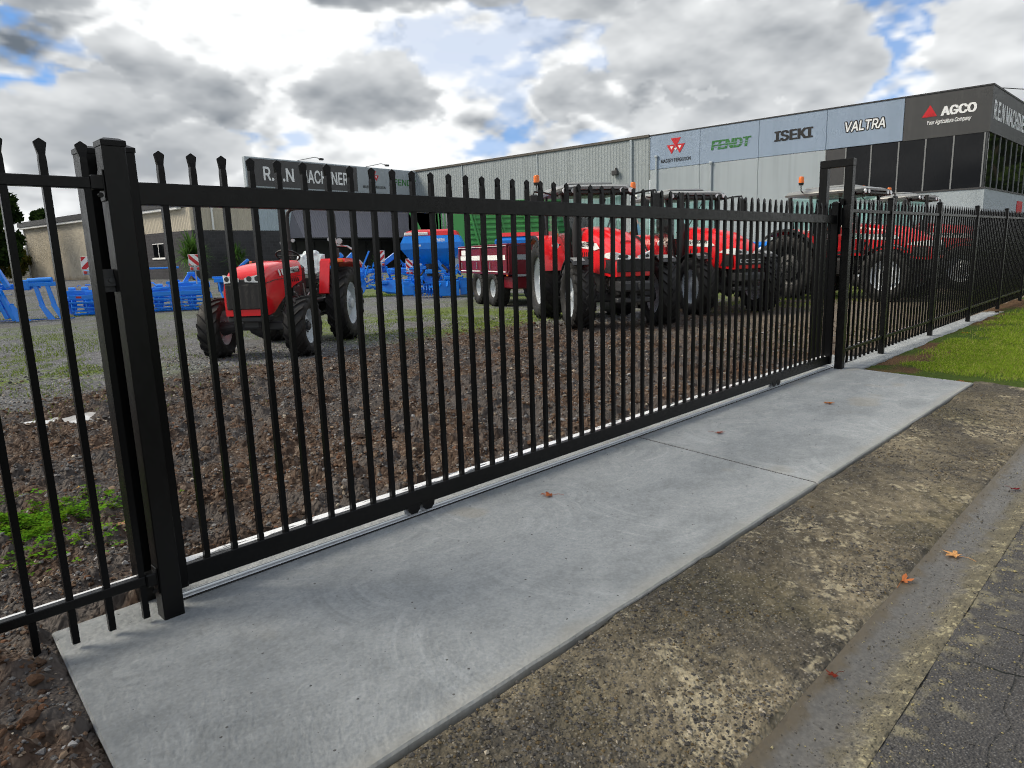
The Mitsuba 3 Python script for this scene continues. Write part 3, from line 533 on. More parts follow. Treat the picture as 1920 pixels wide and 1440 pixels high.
obj('stile_cap', hull([[X, Y, 1.928] for X in (-.181, -.098) for Y in (-.023, .093)] + [[X, Y, 1.946] for X in (-.181, -.098) for Y in (-.023, .093)] + [[X, Y, 1.958] for X in (-.16, -.119) for Y in (0, .066)]), 'black_paint', gate)
obj('stile', box(7.4355, 7.495, -.02, .055, .061, 1.930, .004), 'black_paint', gate)
obj('stile_cap', hull([[X, Y, 1.928] for X in (7.433, 7.498) for Y in (-.023, .058)] + [[X, Y, 1.955] for X in (7.433, 7.498) for Y in (-.023, .058)] + [[X, Y, 1.975] for X in (7.45, 7.48) for Y in (0, .036)]), 'black_paint', gate)
for xw in (1.225, 5.99):
    ears = []
    for dx in (-.052, .052):
        w = obj('wheel', xf(revolve([(0, -.010), (.022, -.011), (.040, -.011), (.046, -.008), (.034, 0), (.046, .008), (.040, .011), (0, .011)], 20), pose(xw + dx, .030, .046)), 'steel', gate, 30)
        ears.append(xz_extrude([(xw + dx - .052, .075), (xw + dx - .040, .040), (xw + dx - .020, .022), (xw + dx + .020, .022), (xw + dx + .038, .040), (xw + dx + .050, .075)], -.0065, -.001))
    obj('wheel_bracket', ears, 'black_paint_worn', gate)
tr = thing('gate_track', 'galvanised steel track bolted to the concrete under the sliding gate', 'track')
obj('rail', [box(-.15, 8.4, .023, .037, .006, .014, .002), tube([[-.15, .030, .015], [8.4, .030, .015]], .007, 8)], 'galvanised', tr)
obj('flange', box(-.15, 8.4, -.001, .018, .006, .0095, .001), 'galvanised', tr); obj('flange', box(-.15, 8.4, .042, .061, .006, .0095, .001), 'galvanised', tr)
obj('bed_joint', box(-.15, 8.4, -.009, .069, .001, .004), 'rubbish_dark', tr)  # dark strip painted in for the shadow lines along the track
obj('bolt', [tube([[x_, y_, .005], [x_, y_, .011]], .006, 6) for x_ in np.arange(.1, 8.3, .55) for y_ in (.009,)], 'steel', tr)

p = thing('gate_post', 'black capped steel post standing in front of the near end of the gate', 'post', 'gate posts'); labels[p].pop('group')
capped_post(p, -.252, -.168, -.135, -.050, -.05, 1.962)
bracket(p, -.252, -.0925, 1.795, -1); bracket(p, -.252, -.0925, .185, -1)
obj('lock_plate', [box(-.298, -.2525, -.078, -.072, 1.386, 1.474, .001), box(-.31, -.2525, -.086, -.050, 1.420, 1.440, .002), tube([[-.268, -.086, 1.432], [-.268, -.094, 1.432]], .009, 8), box(-.31, -.2525, -.088, -.0862, 1.409, 1.436, .0005)], 'cast_grey', p)
p = thing('gate_post', 'black capped catch post hidden just behind the near gate post', 'post')
capped_post(p, -.268, -.175, .105, .195, -.06, 1.962)
gf = thing('guide_frame', 'tall black upside down U frame straddling the far end of the gate', 'gate frame')
obj('front_post', box(7.505, 7.600, -.135, -.045, -.05, 2.3655, .004), 'black_paint_worn', gf)
obj('back_post', box(7.505, 7.600, .150, .240, -.05, 2.3655, .004), 'black_paint_worn', gf)
obj('top_bar', box(7.505, 7.600, -.135, .240, 2.366, 2.452, .004), 'black_paint_worn', gf)
obj('guide_roller', [tube([[7.49, -.030, 1.60], [7.49, -.030, 1.98]], .012, 10), box(7.44, 7.505, -.060, -.046, 1.70, 1.90, .003), tube([[7.47, -.048, 1.93], [7.47, -.048, 2.0]], .02, 10)], 'black_paint', gf)
obj('guide_plate', [box(7.475, 7.504, -.142, -.05, 1.66, 1.93, .006)], 'black_paint_worn', gf)

def fence_panel(label, x0, x1, y, zb, zt, spacing, first, n, slope=0.0, brk=True):
    k = thing('fence', label, 'fence', 'spear topped fence panels')
    for q in range(n):
        xx = first + q * spacing; dz = slope * (xx - x0)
        obj('picket', picket_mesh(xx, y, zb - .165 + dz, zt + .13 + dz), 'black_paint', k)
    obj('top_rail', rail_mesh(x0, x1, y - .0185, y + .0215, zt - .040, zt, slope * (x1 - x0)), 'black_paint_worn', k)
    obj('bottom_rail', rail_mesh(x0, x1, y - .0185, y + .0275, zb - .020, zb + .020, slope * (x1 - x0)), 'black_paint_worn', k)
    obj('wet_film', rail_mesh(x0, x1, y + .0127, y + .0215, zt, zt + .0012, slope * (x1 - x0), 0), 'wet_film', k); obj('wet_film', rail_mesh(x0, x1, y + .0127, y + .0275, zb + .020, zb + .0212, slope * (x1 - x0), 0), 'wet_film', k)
    return k
k = fence_panel('spear topped black fence panel at the left edge, left of the gate post', -2.35, -.297, -.0925, .190, 1.815, .13, -.309 - .13 * 15, 16)
labels[k].pop('group')
k = thing('fence_post', 'black capped fence post carrying the far end of the left panel', 'post') if False else None
PX = [7.600, 9.05, 11.42, 13.92, 16.50, 19.0, 21.5]
NAMES = ['first', 'second', 'third', 'fourth', 'fifth', 'sixth']
for i in range(6):
    a, b = PX[i] + (.035 if i else .002), PX[i + 1] - .035; s = .0065; dz = s * (PX[i] - 7.6)
    n = int(round((b - a) / .15)) - 1; sp = (b - a) / (n + 1)
    fence_panel(f'{NAMES[i]} spear topped black fence panel beyond the tall gate frame', a, b, -.100, .215 + dz, 1.885 + dz, sp, a + sp, n, s)
    q = thing('fence_post', f'{NAMES[i]} black capped fence post along the lawn beyond the gate frame', 'fence post', 'fence posts beside the lawn')
    capped_post(q, PX[i + 1] - .033, PX[i + 1] + .033, -.135, -.069, -.05, 2.055 + s * (PX[i + 1] - 7.6))
# ------------------------------------------------------------------ buildings
def corr(W, x0, x1, y0, y1, pitch=.19, depth=.035, z=0.0, top=None):
    """ribbed sheet in wall coordinates; top: function of x for a sloping head"""
    xs, zs = [], []
    x = x0
    while x < x1 - 1e-6:
        for fx, fz in ((0, 0), (.58, 0), (.68, 1), (.90, 1)):
            q = x + fx * pitch
            if q < x1: xs.append(q); zs.append(z + fz * depth)
        x += pitch
    xs.append(x1); zs.append(z); n = len(xs); xs, zs = np.array(xs), np.array(zs)
    yt = np.array([top(q) for q in xs]) if top else np.full(n, y1)
    v = np.vstack([np.stack([xs, np.full(n, y0) if not callable(y0) else np.array([y0(q) for q in xs]), zs], 1), np.stack([xs, yt, zs], 1)]); i = np.arange(n - 1)
    f = np.vstack([np.stack([i, i + 1, n + i + 1], 1), np.stack([i, n + i + 1, n + i], 1)])
    return xf(trimesh.Trimesh(v, f, process=False), W)
def wb(W, x0, x1, y0, y1, z0, z1, c=0.0): return xf(box(x0, x1, y0, y1, z0, z1, c), W)
def text(W, s, h, x, y, z=.01, bold=True, shear=0.0, width=None, depth=.006):
    m = meshkit.text_mesh(s, h, depth, bold); v = np.array(m.vertices); v[:, 0] -= v[:, 0].min()
    if width: v[:, 0] *= width / v[:, 0].max()
    v[:, 0] += shear * v[:, 1]; v += [x, y, z]; return xf(trimesh.Trimesh(v, m.faces, process=False), W)
def poly(W, pts, z=.01, depth=.006): return xf(extrude(pts, z, z + depth), W)
def logo_triple(W, key, x, y, h):
    """three interlocked red triangles pointing down over the name"""
    s = h * .52
    def tri(cx, cy, a): return shapely.Polygon([(cx - a * .62, cy + a * .5), (cx + a * .62, cy + a * .5), (cx, cy - a * .5)])
    T3 = [tri(x, y + s * .52, s), tri(x - s * .5, y - s * .18, s), tri(x + s * .5, y - s * .18, s)]
    red = [p.difference(tri(cx, cy, s * .42)) for p, (cx, cy) in zip(T3, ((x, y + s * .60), (x - s * .5, y - s * .10), (x + s * .5, y - s * .10)))]
    obj('emblem', [poly(W, q, .012 + .002 * i) for i, p in enumerate(T3) for q in [p.difference(shapely.unary_union([a.buffer(.02 * h) for a in T3[:i]]))] if hasattr(q, 'exterior') and q.area > 0], 'text_red', key)
    obj('emblem_light', [poly(W, tri(x - s * .5, y - s * .02, s * .34), .022), poly(W, tri(x + s * .5, y - s * .02, s * .34), .022), poly(W, tri(x, y - s * .22, s * .3), .022)], 'text_white', key)
def logo_rays(W, key, x, y, h):
    """red triangle split by fine rays"""
    tri = shapely.Polygon([(x - h * .62, y), (x + h * .56, y), (x - h * .02, y + h)])
    cuts = [shapely.Polygon([(x + h * (.30 - .16 * i), y - .01), (x + h * (.335 - .16 * i), y - .01), (x + h * .30 - h * .1 * i, y + h * .42)]) for i in range(4)]
    g = tri.difference(shapely.unary_union(cuts)); obj('emblem', [poly(W, q) for q in (g.geoms if hasattr(g, 'geoms') else [g])], 'text_red', key)

# -- the showroom hall: long wall facing the yard, end wall facing the road
hall = thing('showroom_hall', 'big grey machinery showroom with printed sign panels and dark glazed corner', 'building')
LEN = 41.05; cor = np.array([39.023, 4.720, 0]); a_ = math.radians(-4.5); left = cor + LEN * np.array([math.sin(a_), math.cos(a_), 0]); left[2] = 0
WL = wallframe(left, -4.5, True)           # x from the far left end to the corner
A = lambda a: LEN - a
obj('ribbed_wall', corr(WL, 0, A(17.96), -.2, 8.52, .235, .018), 'clad_grey', hall)
obj('eave', wb(WL, -.1, A(17.97), 8.52, 8.68, -.05, .10, .01), 'roof_brown', hall)
obj('downpipe', [wb(WL, A(19.35), A(19.18), 0, 8.5, .041, .14, .02)], 'panel_light', hall)
for a in (27.0, 34.5): obj('sheet_joint', wb(WL, A(a) - .05, A(a) + .05, 0, 8.5, .03, .06), 'panel_light', hall)
edges = [0.0, 3.65, 7.32, 10.98, 14.56, 17.93]
g = .012
obj('sign_panel', wb(WL, A(3.65) + g, A(0), 6.50, 8.56, -.15, .0), 'panel_dark', hall, label='dark grey panel at the corner')
for i in range(1, 5): obj('sign_panel', wb(WL, A(edges[i + 1]) + g, A(edges[i]) - g, 6.53, 8.56, -.15, .0), 'panel_blue', hall)
for i in range(2, 5): obj('wall_panel', wb(WL, A(edges[i + 1]) + g, A(edges[i]) - g, -.2, 6.505, -.15, -.004), 'panel_light', hall)
obj('wall_panel', wb(WL, A(7.32) + g, A(0), -.2, 3.90, -.15, -.003), 'panel_light', hall)
obj('panel_joint', wb(WL, A(17.95), A(0) - .02, -.2, 8.5, -.30, -.16), 'rubbish_dark', hall)
obj('capping', wb(WL, A(18.15), A(0) + .03, 8.565, 8.64, -.25, .03, .01), 'roof_dark', hall)
obj('glass_sill', wb(WL, A(7.32), A(0) + .03, 3.905, 3.98, -.1, .035), 'sign_grey', hall)
mull = [7.32, 6.30, 5.07, 3.80, 2.61, 1.42, .17]
obj('window', wb(WL, A(7.30), A(6.33), 3.985, 6.49, -.12, -.03), 'sign_grey', hall, label='grey infill panel at the left end of the glazing')
for i in range(1, 6): obj('window', wb(WL, A(mull[i]) + .03, A(mull[i + 1]) - .03, 3.985, 6.49, -.12, -.05), 'window_dark', hall)
obj('mullion', [wb(WL, A(m_) - .03, A(m_) + .03, 3.985, 6.49, -.13, -.01) for m_ in mull], 'mullion', hall)
obj('corner_glass', wb(WL, A(.14), A(0) - .012, 3.985, 6.49, -.12, -.05), 'window_dark', hall)
for a, z0, z1 in ((17.45, 3.2, 7.2), (13.8, 3.2, 6.45)): obj('vent_pipe', [wb(WL, A(a) - .06, A(a) + .06, z0, z1, .001, .12, .02), wb(WL, A(a) - .10, A(a) + .10, z1, z1 + .16, .001, .16, .03)], 'panel_light', hall)
obj('flood_light', [wb(WL, A(20.4) - .22, A(20.4) + .22, 6.42, 6.72, .10, .32, .03), wb(WL, A(20.4) - .05, A(20.4) + .05, 6.5, 6.9, .0, .12)], 'cast_grey', hall)
obj('camera', wb(WL, A(18.8) - .1, A(18.8) + .1, 4.9, 5.05, .04, .25, .03), 'white_paint', hall)
cx = lambda a: A(a)
logo_triple(WL, hall, cx(16.15), 7.70, 1.05)
obj('lettering', text(WL, 'MASSEY FERGUSON', .20, cx(17.15), 6.86, width=2.0), 'text_black', hall)
obj('lettering', [text(WL, 'FENDT', .50, cx(13.85) + .03 * i, 7.26, .01 + .001 * i, shear=.14, width=2.3) for i in range(3)], 'text_green', hall)
obj('lettering_stripe', [wb(WL, cx(13.75), cx(11.5), 7.40 + .13 * i, 7.425 + .13 * i, .017, .019) for i in range(2)], 'panel_blue', hall)
obj('lettering', [text(WL, 'ISEKI', .52, cx(10.1) + .03 * i, 7.28, .01 + .001 * i, width=2.02) for i in range(3)], 'text_black', hall)
obj('lettering_outline', [text(WL, 'VALTRA', .46, cx(6.44) + .055 * math.cos(q), 7.31 + .055 * math.sin(q), .004 + .0005 * i, shear=.1, width=1.96, depth=.003) for i, q in enumerate(np.arange(0, 6.2, .785))], 'text_black', hall)
obj('lettering', text(WL, 'VALTRA', .46, cx(6.44), 7.31, .0125, True, shear=.1, width=1.96), 'text_white', hall)
logo_rays(WL, hall, cx(2.52), 7.50, .56)
obj('lettering', [text(WL, 'AGCO', .40, cx(2.06) + dx_, 7.50, .01 + .001 * i, width=1.42) for i, dx_ in enumerate((0, .025, .05))], 'text_white', hall)
obj('lettering', text(WL, 'Your Agriculture Company', .185, cx(2.64), 7.14, shear=.12, width=1.84), 'text_white', hall)
WS = wallframe(cor, 90.7)                   # end wall, x away from the corner
obj('end_sign', wb(WS, 0, 16, 6.50, 8.56, -.15, 0), 'panel_dark', hall)
obj('end_wall', wb(WS, 0, 16, -.2, 3.90, -.15, -.003), 'panel_light', hall)
obj('end_capping', wb(WS, -.02, 16, 8.565, 8.64, -.25, .03), 'roof_dark', hall)
obj('end_sill', wb(WS, -.02, 16, 3.905, 3.98, -.1, .035), 'sign_grey', hall)
for i in range(12): obj('end_window', wb(WS, .03 + 1.3 * i, 1.27 + 1.3 * i, 3.985, 6.49, -.12, -.05), 'window_side', hall)
obj('end_mullion', [wb(WS, 1.3 * i - .03, 1.3 * i + .03, 3.985, 6.49, -.13, -.02) for i in range(1, 13)], 'mullion', hall)
obj('end_lettering', text(WS, 'R.E.N MACHINERY', .80, .45, 7.15, width=8.2), 'text_white', hall)
obj('end_poster', wb(WS, 7.6, 9.0, 2.6, 3.55, .0, .03), 'text_red', hall)
# roof behind the parapet, back of the hall
far = [WL @ np.array([x, y, z, 1.]) for x, y, z in ((0, 8.45, -.05), (LEN, 8.45, -.05))]
obj('roof', hull([WL[:3] @ np.array([x, y, z, 1.]) for x in (0, LEN - .2) for y, z in ((8.40, -.2), (8.50, -.2))] + [[left[0] + 24, left[1] + 3, 9.0], [cor[0] + 15.8, cor[1] + .3, 8.5], [left[0] + 24, left[1] + 3, 8.3], [cor[0] + 15.8, cor[1] + .3, 8.3]]), 'roof_brown', hall)

# -- the brick office with ribbed upper walls, awning and roof sign
off = thing('office_building', 'dark brick and beige ribbed office with grey awning and long roof sign', 'building')
C0 = np.array([16.764, 43.542, 0.0]); GZ = .58
WA = wallframe(C0 + 29.3 * np.array([math.sin(math.radians(-7)), math.cos(math.radians(-7)), 0]), -7, True); LA = 29.3
WB = wallframe(C0, 86.5)
bx = LA - 7.6
obj('shed_wall', corr(WA, 0, bx, 0, 5.15, .21, .018), 'clad_beige', off)
obj('brick_wall', [wb(WA, bx, LA - .001, 0, 3.70, -.2, .02), wb(WB, 0, 7.0, 0, 3.70, -.2, .02)], 'brick_dark', off)
obj('upper_wall', corr(WA, bx, LA, 3.701, 5.15, .21, .018, .0), 'clad_beige', off)
obj('upper_wall', corr(WB, 0, 4.6, 3.701, 5.62, .21, .018, .0), 'clad_beige', off)
obj('upper_wall', corr(WB, 4.6, 7.4, 3.701, 5.62, .21, .018, .0), 'clad_blue', off, label='ribbed section of the upper wall with reflected sky painted in pale blue grey')  # blue tint stands for sky reflected in this sheet
for q in (wb(WB, 1.35, 1.47, 3.71, 5.6, .031, .11, .02), wb(WA, -.02, .12, 0, 5.1, .0, .12, .02), wb(WA, bx - .12, bx - .02, 0, 5.1, .03, .12, .02)): obj('downpipe', q, 'white_paint', off)
obj('eave', wb(WA, -.25, LA - 1.0, 5.06, 5.24, .03, .34, .02), 'white_paint', off)
obj('roof', [hull([WA[:3] @ np.array([x, y, z, 1.]) for x in (-.3, LA - .9) for y, z in ((5.245, .42), (5.66, .40), (5.85, -4.5), (5.5, -4.5))])], 'roof_dark', off)
obj('parapet', [wb(WB, 0, 19.2, 5.60, 5.72, -.3, .06)], 'roof_dark', off)
w_ = obj('window', [wb(WA, LA - 5.45, LA - 3.95, 2.05, 2.95, -.05, .028)], 'window_dark', off)
obj('window_frame', [wb(WA, LA - 5.5, LA - 3.9, 2.95, 3.0, -.05, .05), wb(WA, LA - 5.6, LA - 3.8, 1.93, 2.05, -.05, .09), wb(WA, LA - 4.73, LA - 4.67, 2.05, 2.95, -.05, .04)], 'white_paint', off)
obj('side_wall', [wb(WB, 7.0, 19.2, 0, 5.6, -2.6, -2.4)], 'brick_dark', off)
for i in range(7): obj('entry_window', wb(WB, 7.3 + 1.65 * i, 8.8 + 1.65 * i, .62, 3.0, -2.38, -2.34), 'sign_grey', off)
obj('return_wall', wb(WB, 18.8, 19.2, 0, 5.6, -2.4, .02), 'brick_dark', off); obj('return_wall', wb(WB, 6.8, 7.0, 0, 3.7, -2.4, -.2), 'brick_dark', off)
# mansard awning: sloped ribbed sheet from the parapet down to a lip
sl = 1.25; aw0, aw1 = 7.35, 19.0
Wm = WB.copy(); d_ = math.atan2(sl, 2.0); up, out = WB[:3, 1].copy(), WB[:3, 2].copy(); Wm[:3, 1] = up * math.cos(d_) - out * math.sin(d_); Wm[:3, 2] = out * math.cos(d_) + up * math.sin(d_); Wm[:3, 3] = WB[:3, 3] + out * sl + up * 3.17
obj('awning', corr(Wm, aw0, aw1, 0, 2.4, .20, .035), 'awning_grey', off)
obj('awning_soffit', [wb(WB, aw0, aw1, 3.10, 3.16, -2.3, 1.27)], 'roof_dark', off)
obj('awning_end', [xf(trimesh.Trimesh([[aw0, 3.16, sl], [aw0 - .55, 3.16, -.3], [aw0 - .02, 5.3, -.1]], [[0, 2, 1]], process=False), WB)], {'type': 'twosided', 'bsdf': M['awning_grey']}, off)
# roof sign
S0 = WB[:3] @ np.array([3.95, 0, .35, 1.]); WG = wallframe(S0, 86.5)
sg = thing('roof_sign', 'long grey and white machinery dealer sign standing on the office roof', 'sign')
zb, zt, L_ = 6.62, 8.52, 18.35
obj('backing', wb(WG, -.02, L_, zb - .05, zt + .05, -.36, -.02, .02), 'panel_light', sg)
d1, d2, d3 = 9.1, 12.25, 15.45
obj('sign_panel', wb(WG, .35, d1, zb + .05, zt - .05, -.02, .0), 'sign_grey', sg); obj('sign_panel', wb(WG, d1 + .02, d2, zb + .05, zt - .05, -.02, .0), 'sign_light', sg)
obj('sign_panel', wb(WG, d2 + .02, d3, zb + .05, zt - .05, -.02, .0), 'sign_light', sg); obj('sign_panel', wb(WG, d3 + .02, L_ - .02, zb + .05, zt - .05, -.02, .0), 'sign_grey', sg)
obj('lettering', text(WG, 'R.E.N', .86, 1.25, 7.10, width=2.35), 'text_white', sg); obj('lettering', text(WG, 'MACHINERY', .86, 4.1, 7.10, width=4.65), 'text_white', sg)
logo_triple(WG, sg, 10.7, 7.85, .85); obj('lettering', text(WG, 'MASSEY FERGUSON', .20, 9.6, 6.98, width=2.2), 'text_black', sg)
obj('lettering', text(WG, 'FENDT', .46, 12.65, 7.35, shear=.12, width=2.35), 'text_green', sg)
logo_rays(WG, sg, 16.15, 7.40, .60); obj('lettering', text(WG, 'AGCO', .40, 16.6, 7.40, width=1.35), 'text_white', sg); obj('lettering', text(WG, 'Your Agriculture Company', .17, 15.85, 7.08, width=2.0), 'text_white', sg)
obj('sign_support', [wb(WG, q, q + .12, 5.6, zb, -.3, -.1) for q in (.6, 5, 9, 12.5, 14.9)], 'cast_grey', sg)
for q in (5.1, 11.1):
    obj('lamp_arm', [tube([WG[:3] @ np.array([q - 1.1, zt + .05, .0, 1]), WG[:3] @ np.array([q, zt + .32, .5, 1]), WG[:3] @ np.array([q + .35, zt + .22, .7, 1])], .025, 6), wb(WG, q + .25, q + .55, zt + .12, zt + .26, .6, .85, .03)], 'cast_grey', sg)
# silo beside the awning
silo = thing('steel_silo', 'pale round steel bin between the awning and the green wagon', 'silo')
sx, sy = 33.2, 40.2
obj('bin', xf(revolve([(0, 5.6), (.15, 5.6), (1.25, 4.9), (1.25, 2.2), (.25, .9), (.25, .6), (0, .6)], 32, 'z'), pose(sx, sy)), 'clad_blue', silo, 40)
obj('leg', [tube([[sx + 1.2 * math.cos(a), sy + 1.2 * math.sin(a), .4], [sx + 1.2 * math.cos(a), sy + 1.2 * math.sin(a), 3.0]], .06, 6) for a in (.8, 2.4, 3.9, 5.5)], 'steel', silo)
# power line from the hall's corner
pl = thing('power_line', 'thin dark cable running off from the showroom corner', 'cable')
scene[pl] = mikit.ply(tube([[39.5, 4.9, 8.55], [47, 3.5, 9.15], [60, 1, 10.2], [90, -5, 12.5]], .022, 6), 'rubbish_dark')
labels[pl]['label'] = 'thin dark cable running off from the corner of the showroom roof'
# far shed and mesh fence at the left
fs = thing('far_shed', 'low pale shed far off behind the trees at the left edge', 'shed')
obj('wall', box(13.0, 26, 104, 112, .5, 4.0), 'clad_beige', fs); obj('roof', hull([[x_, y_, z_] for x_ in (12.5, 26.5) for y_, z_ in ((103, 4.0), (103, 4.3), (108, 5.2), (113, 4.0))]), 'white_paint', fs)

# ------------------------------------------------------------------ trees, shrubs, yuccas
def leaves_cloud(clumps, n, size, cols, seed):
    """leaf blades in many small clumps; clumps: (x,y,z,radius)"""
    r = np.random.default_rng(seed); c = np.array(clumps); w = c[:, 3] ** 2; idx = r.choice(len(c), n, p=w / w.sum())
    d = r.normal(0, 1, (n, 3)); d /= np.linalg.norm(d, axis=1, keepdims=True); P = c[idx, :3] + d * (c[idx, 3] * r.uniform(.35, 1.08, n) ** .6)[:, None] * [1, 1, .85]
    u = r.normal(0, 1, (n, 3)); u /= np.linalg.norm(u, axis=1, keepdims=True); v = np.cross(u, d + .3 * r.normal(0, 1, (n, 3))); v /= np.linalg.norm(v, axis=1, keepdims=True) + 1e-9
    s = size * r.uniform(.6, 1.4, n); V = np.stack([P - u * s[:, None], P + v * s[:, None] * .5, P + u * s[:, None], P - v * s[:, None] * .5], 1).reshape(-1, 3)
    F = (np.array([[0, 1, 2], [0, 2, 3]])[None] + (np.arange(n) * 4)[:, None, None]).reshape(-1, 3)
    tone = r.uniform(.7, 1.3, len(c))[idx]; col = np.array(cols)[r.integers(0, len(cols), n)] * tone[:, None]
    return trimesh.Trimesh(V, F, process=False), np.repeat(col[:, None], 4, 1).reshape(-1, 3)
def tree(name, label, x, y, z, h, rad, n, cols, seed, trunk=.35, size=.22, low=.25, cat='tree'):
    r = np.random.default_rng(seed); k = thing(name, label, cat); cl = []
    limbs = [tube([[x, y, z], [x + .1, y, z + h * .35], [x + r.uniform(-.3, .3), y, z + h * .75]], [trunk, trunk * .7, trunk * .25], 8)]
    for i in range(34):
        t = r.uniform(low, 1.0); a = r.uniform(0, 6.28); rr = rad * math.sqrt(max(.03, 1 - ((t - .45) / .62) ** 2)) * r.uniform(.35, .95); q = (x + rr * math.cos(a), y + rr * math.sin(a), z + h * t, rad * r.uniform(.16, .34)); cl.append(q)
        if i % 3 == 0: limbs.append(tube([[x, y, z + h * max(.15, t - .3)], [x + .5 * rr * math.cos(a), y + .5 * rr * math.sin(a), z + h * (t - .08)], q[:3]], [trunk * .35, trunk * .2, trunk * .08], 5))
    M_, C_ = leaves_cloud(cl, n, size, cols, seed + 1)
    obj('trunk', limbs, 'bark', k); scene[k + '__crown'] = mikit.ply(M_, 'leaf', False, color=C_); return k
M['bark'] = pbr((.05, .04, .03), .9)
DG = [(.018, .035, .010), (.026, .050, .012), (.012, .024, .008)]; YG = [(.09, .10, .02), (.07, .085, .02), (.12, .10, .025)]; MG = [(.04, .075, .018), (.055, .09, .02), (.03, .055, .014)]
tree('dark_tree', 'dense dark evergreen tree at the left edge behind the blue plough', 8.6, 66, .5, 7.6, 3.6, 16000, DG, 100, size=.24, low=.12)
tree('olive_tree', 'yellowish olive bush in front of the far shed', 11.0, 73, .5, 4.2, 2.2, 5000, YG, 103, .15, .2, .15, 'bush')
tree('yellow_tree', 'pale yellow green tree top seen over the left end of the shed roof', 16.5, 118, .5, 6.6, 2.6, 6000, YG, 106, .3, .32)
tree('green_tree', 'small dark green tree top above the left end of the shed roof', 24.5, 122, .5, 9.4, 2.2, 7000, DG, 109, .3, .34)
tree('green_tree', 'dark green tree top above the shed roof beside the gate post', 37.5, 118, .5, 11.3, 3.4, 7000, MG, 112, .3, .34)
tree('street_tree', 'second broad green street tree far along the road past the showroom', 86, -5, 0, 15, 6.0, 18000, DG, 118, .4, .4, .1)
tree('street_tree', 'broad green street tree along the road just past the showroom end', 73, -1.2, 0, 12, 4.5, 22000, MG, 115, .4, .4, .2)
def yucca(label, x, y, z, h, n, L, seed):
    r = np.random.default_rng(seed); k = thing('yucca', label, 'yucca plant'); V, F, C = [], [], []
    for cx_, cy_, cz in ((0, 0, h), (.35, .1, h * .8), (-.3, -.1, h * .72), (.1, .2, h * .5)):
        for i in range(n):
            a, e = r.uniform(0, 6.28), r.uniform(-.25, 1.45); l = L * r.uniform(.7, 1.1); p = np.array([x + cx_, y + cy_, z + cz]); hd = np.array([math.cos(a), math.sin(a), 0]); sd = np.array([-math.sin(a), math.cos(a), 0]) * .028
            pts = [p + hd * l * t * math.cos(e) + np.array([0, 0, l * t * math.sin(e) - .30 * l * t * t * math.cos(e)]) for t in (.03, .4, .75, 1.0)]; w = (1, 1.2, .7, .05); o = len(V); c = np.array([.075, .16, .035]) * r.uniform(.6, 1.7)
            for q, w_ in zip(pts, w): V += [q - sd * w_, q + sd * w_]; C += [c, c]
            for s in range(3): F += [[o + 2 * s, o + 2 * s + 1, o + 2 * s + 3], [o + 2 * s, o + 2 * s + 3, o + 2 * s + 2]]
    obj('trunk', tube([[x, y, z], [x + .03, y, z + h * .5], [x, y, z + h]], [.11, .09, .07], 8), 'bark', k); scene[k + '__crown'] = mikit.ply(trimesh.Trimesh(V, F, process=False), 'leaf', False, color=np.array(C))
yucca('big green yucca against the dark brick wall by its window', 15.75, 41.4, .5, 2.0, 120, 1.35, 120)
yucca('smaller yucca on the brick wall right of the corner, behind the red tractor', 19.0, 42.3, .5, 1.6, 60, 1.0, 121)
yucca('small yucca under the grey awning by the entry windows', 30.2, 42.4, .55, .9, 40, .8, 122)
# ------------------------------------------------------------------ wheels
def tyre_mesh(R, rim, W, lugs, lug_h=.035, sweep=.30, lug_w=.045):
    R0 = R - lug_h; w = W / 2; sh = (R0 - rim)
    prof = [(rim, -w * .72), (rim + sh * .10, -w * .86), (rim + sh * .45, -w * 1.02), (rim + sh * .78, -w * .98), (R0 - .012, -w * .86), (R0, -w * .55), (R0 + .006, 0), (R0, w * .55), (R0 - .012, w * .86), (rim + sh * .78, w * .98), (rim + sh * .45, w * 1.02), (rim + sh * .10, w * .86), (rim, w * .72)]
    body = revolve(prof, 40); V, F = [], []
    for i in range(lugs):
        for s in (1, -1):
            a0 = 2 * math.pi * (i + (0 if s > 0 else .5)) / lugs; o = len(V); st = []
            for t, r_ in ((-.06, R), (.30, R), (.62, R - .002), (.93, R - .008), (1.05, R0 - sh * .20)):
                a = a0 + sweep * t; hw = lug_w * (.8 + .35 * max(t, 0)) / R; y = s * w * t * .98
                base = (R0 - .02) if t < 1 else R0 - sh * .24
                for (rr, da) in ((base, -hw), (r_, -hw * .72), (r_, hw * .72), (base, hw)): V.append([rr * math.cos(a + da), y, rr * math.sin(a + da)])
                st.append(o); o += 4
            for q in range(4):
                A_, B_ = st[q], st[q + 1]
                for e in range(3): 
                    f = [[A_ + e, B_ + e, B_ + e + 1], [A_ + e, B_ + e + 1, A_ + e + 1]]; F += f if s > 0 else [x[::-1] for x in f]
            for c_, fl in ((st[0], 0), (st[-1], 1)):
                f = [[c_, c_ + 1, c_ + 2], [c_, c_ + 2, c_ + 3]]; F += [x[::-1] for x in f] if (fl ^ (s < 0)) else f
    lug = trimesh.Trimesh(V, np.array(F), process=False); return cat_([body, lug])
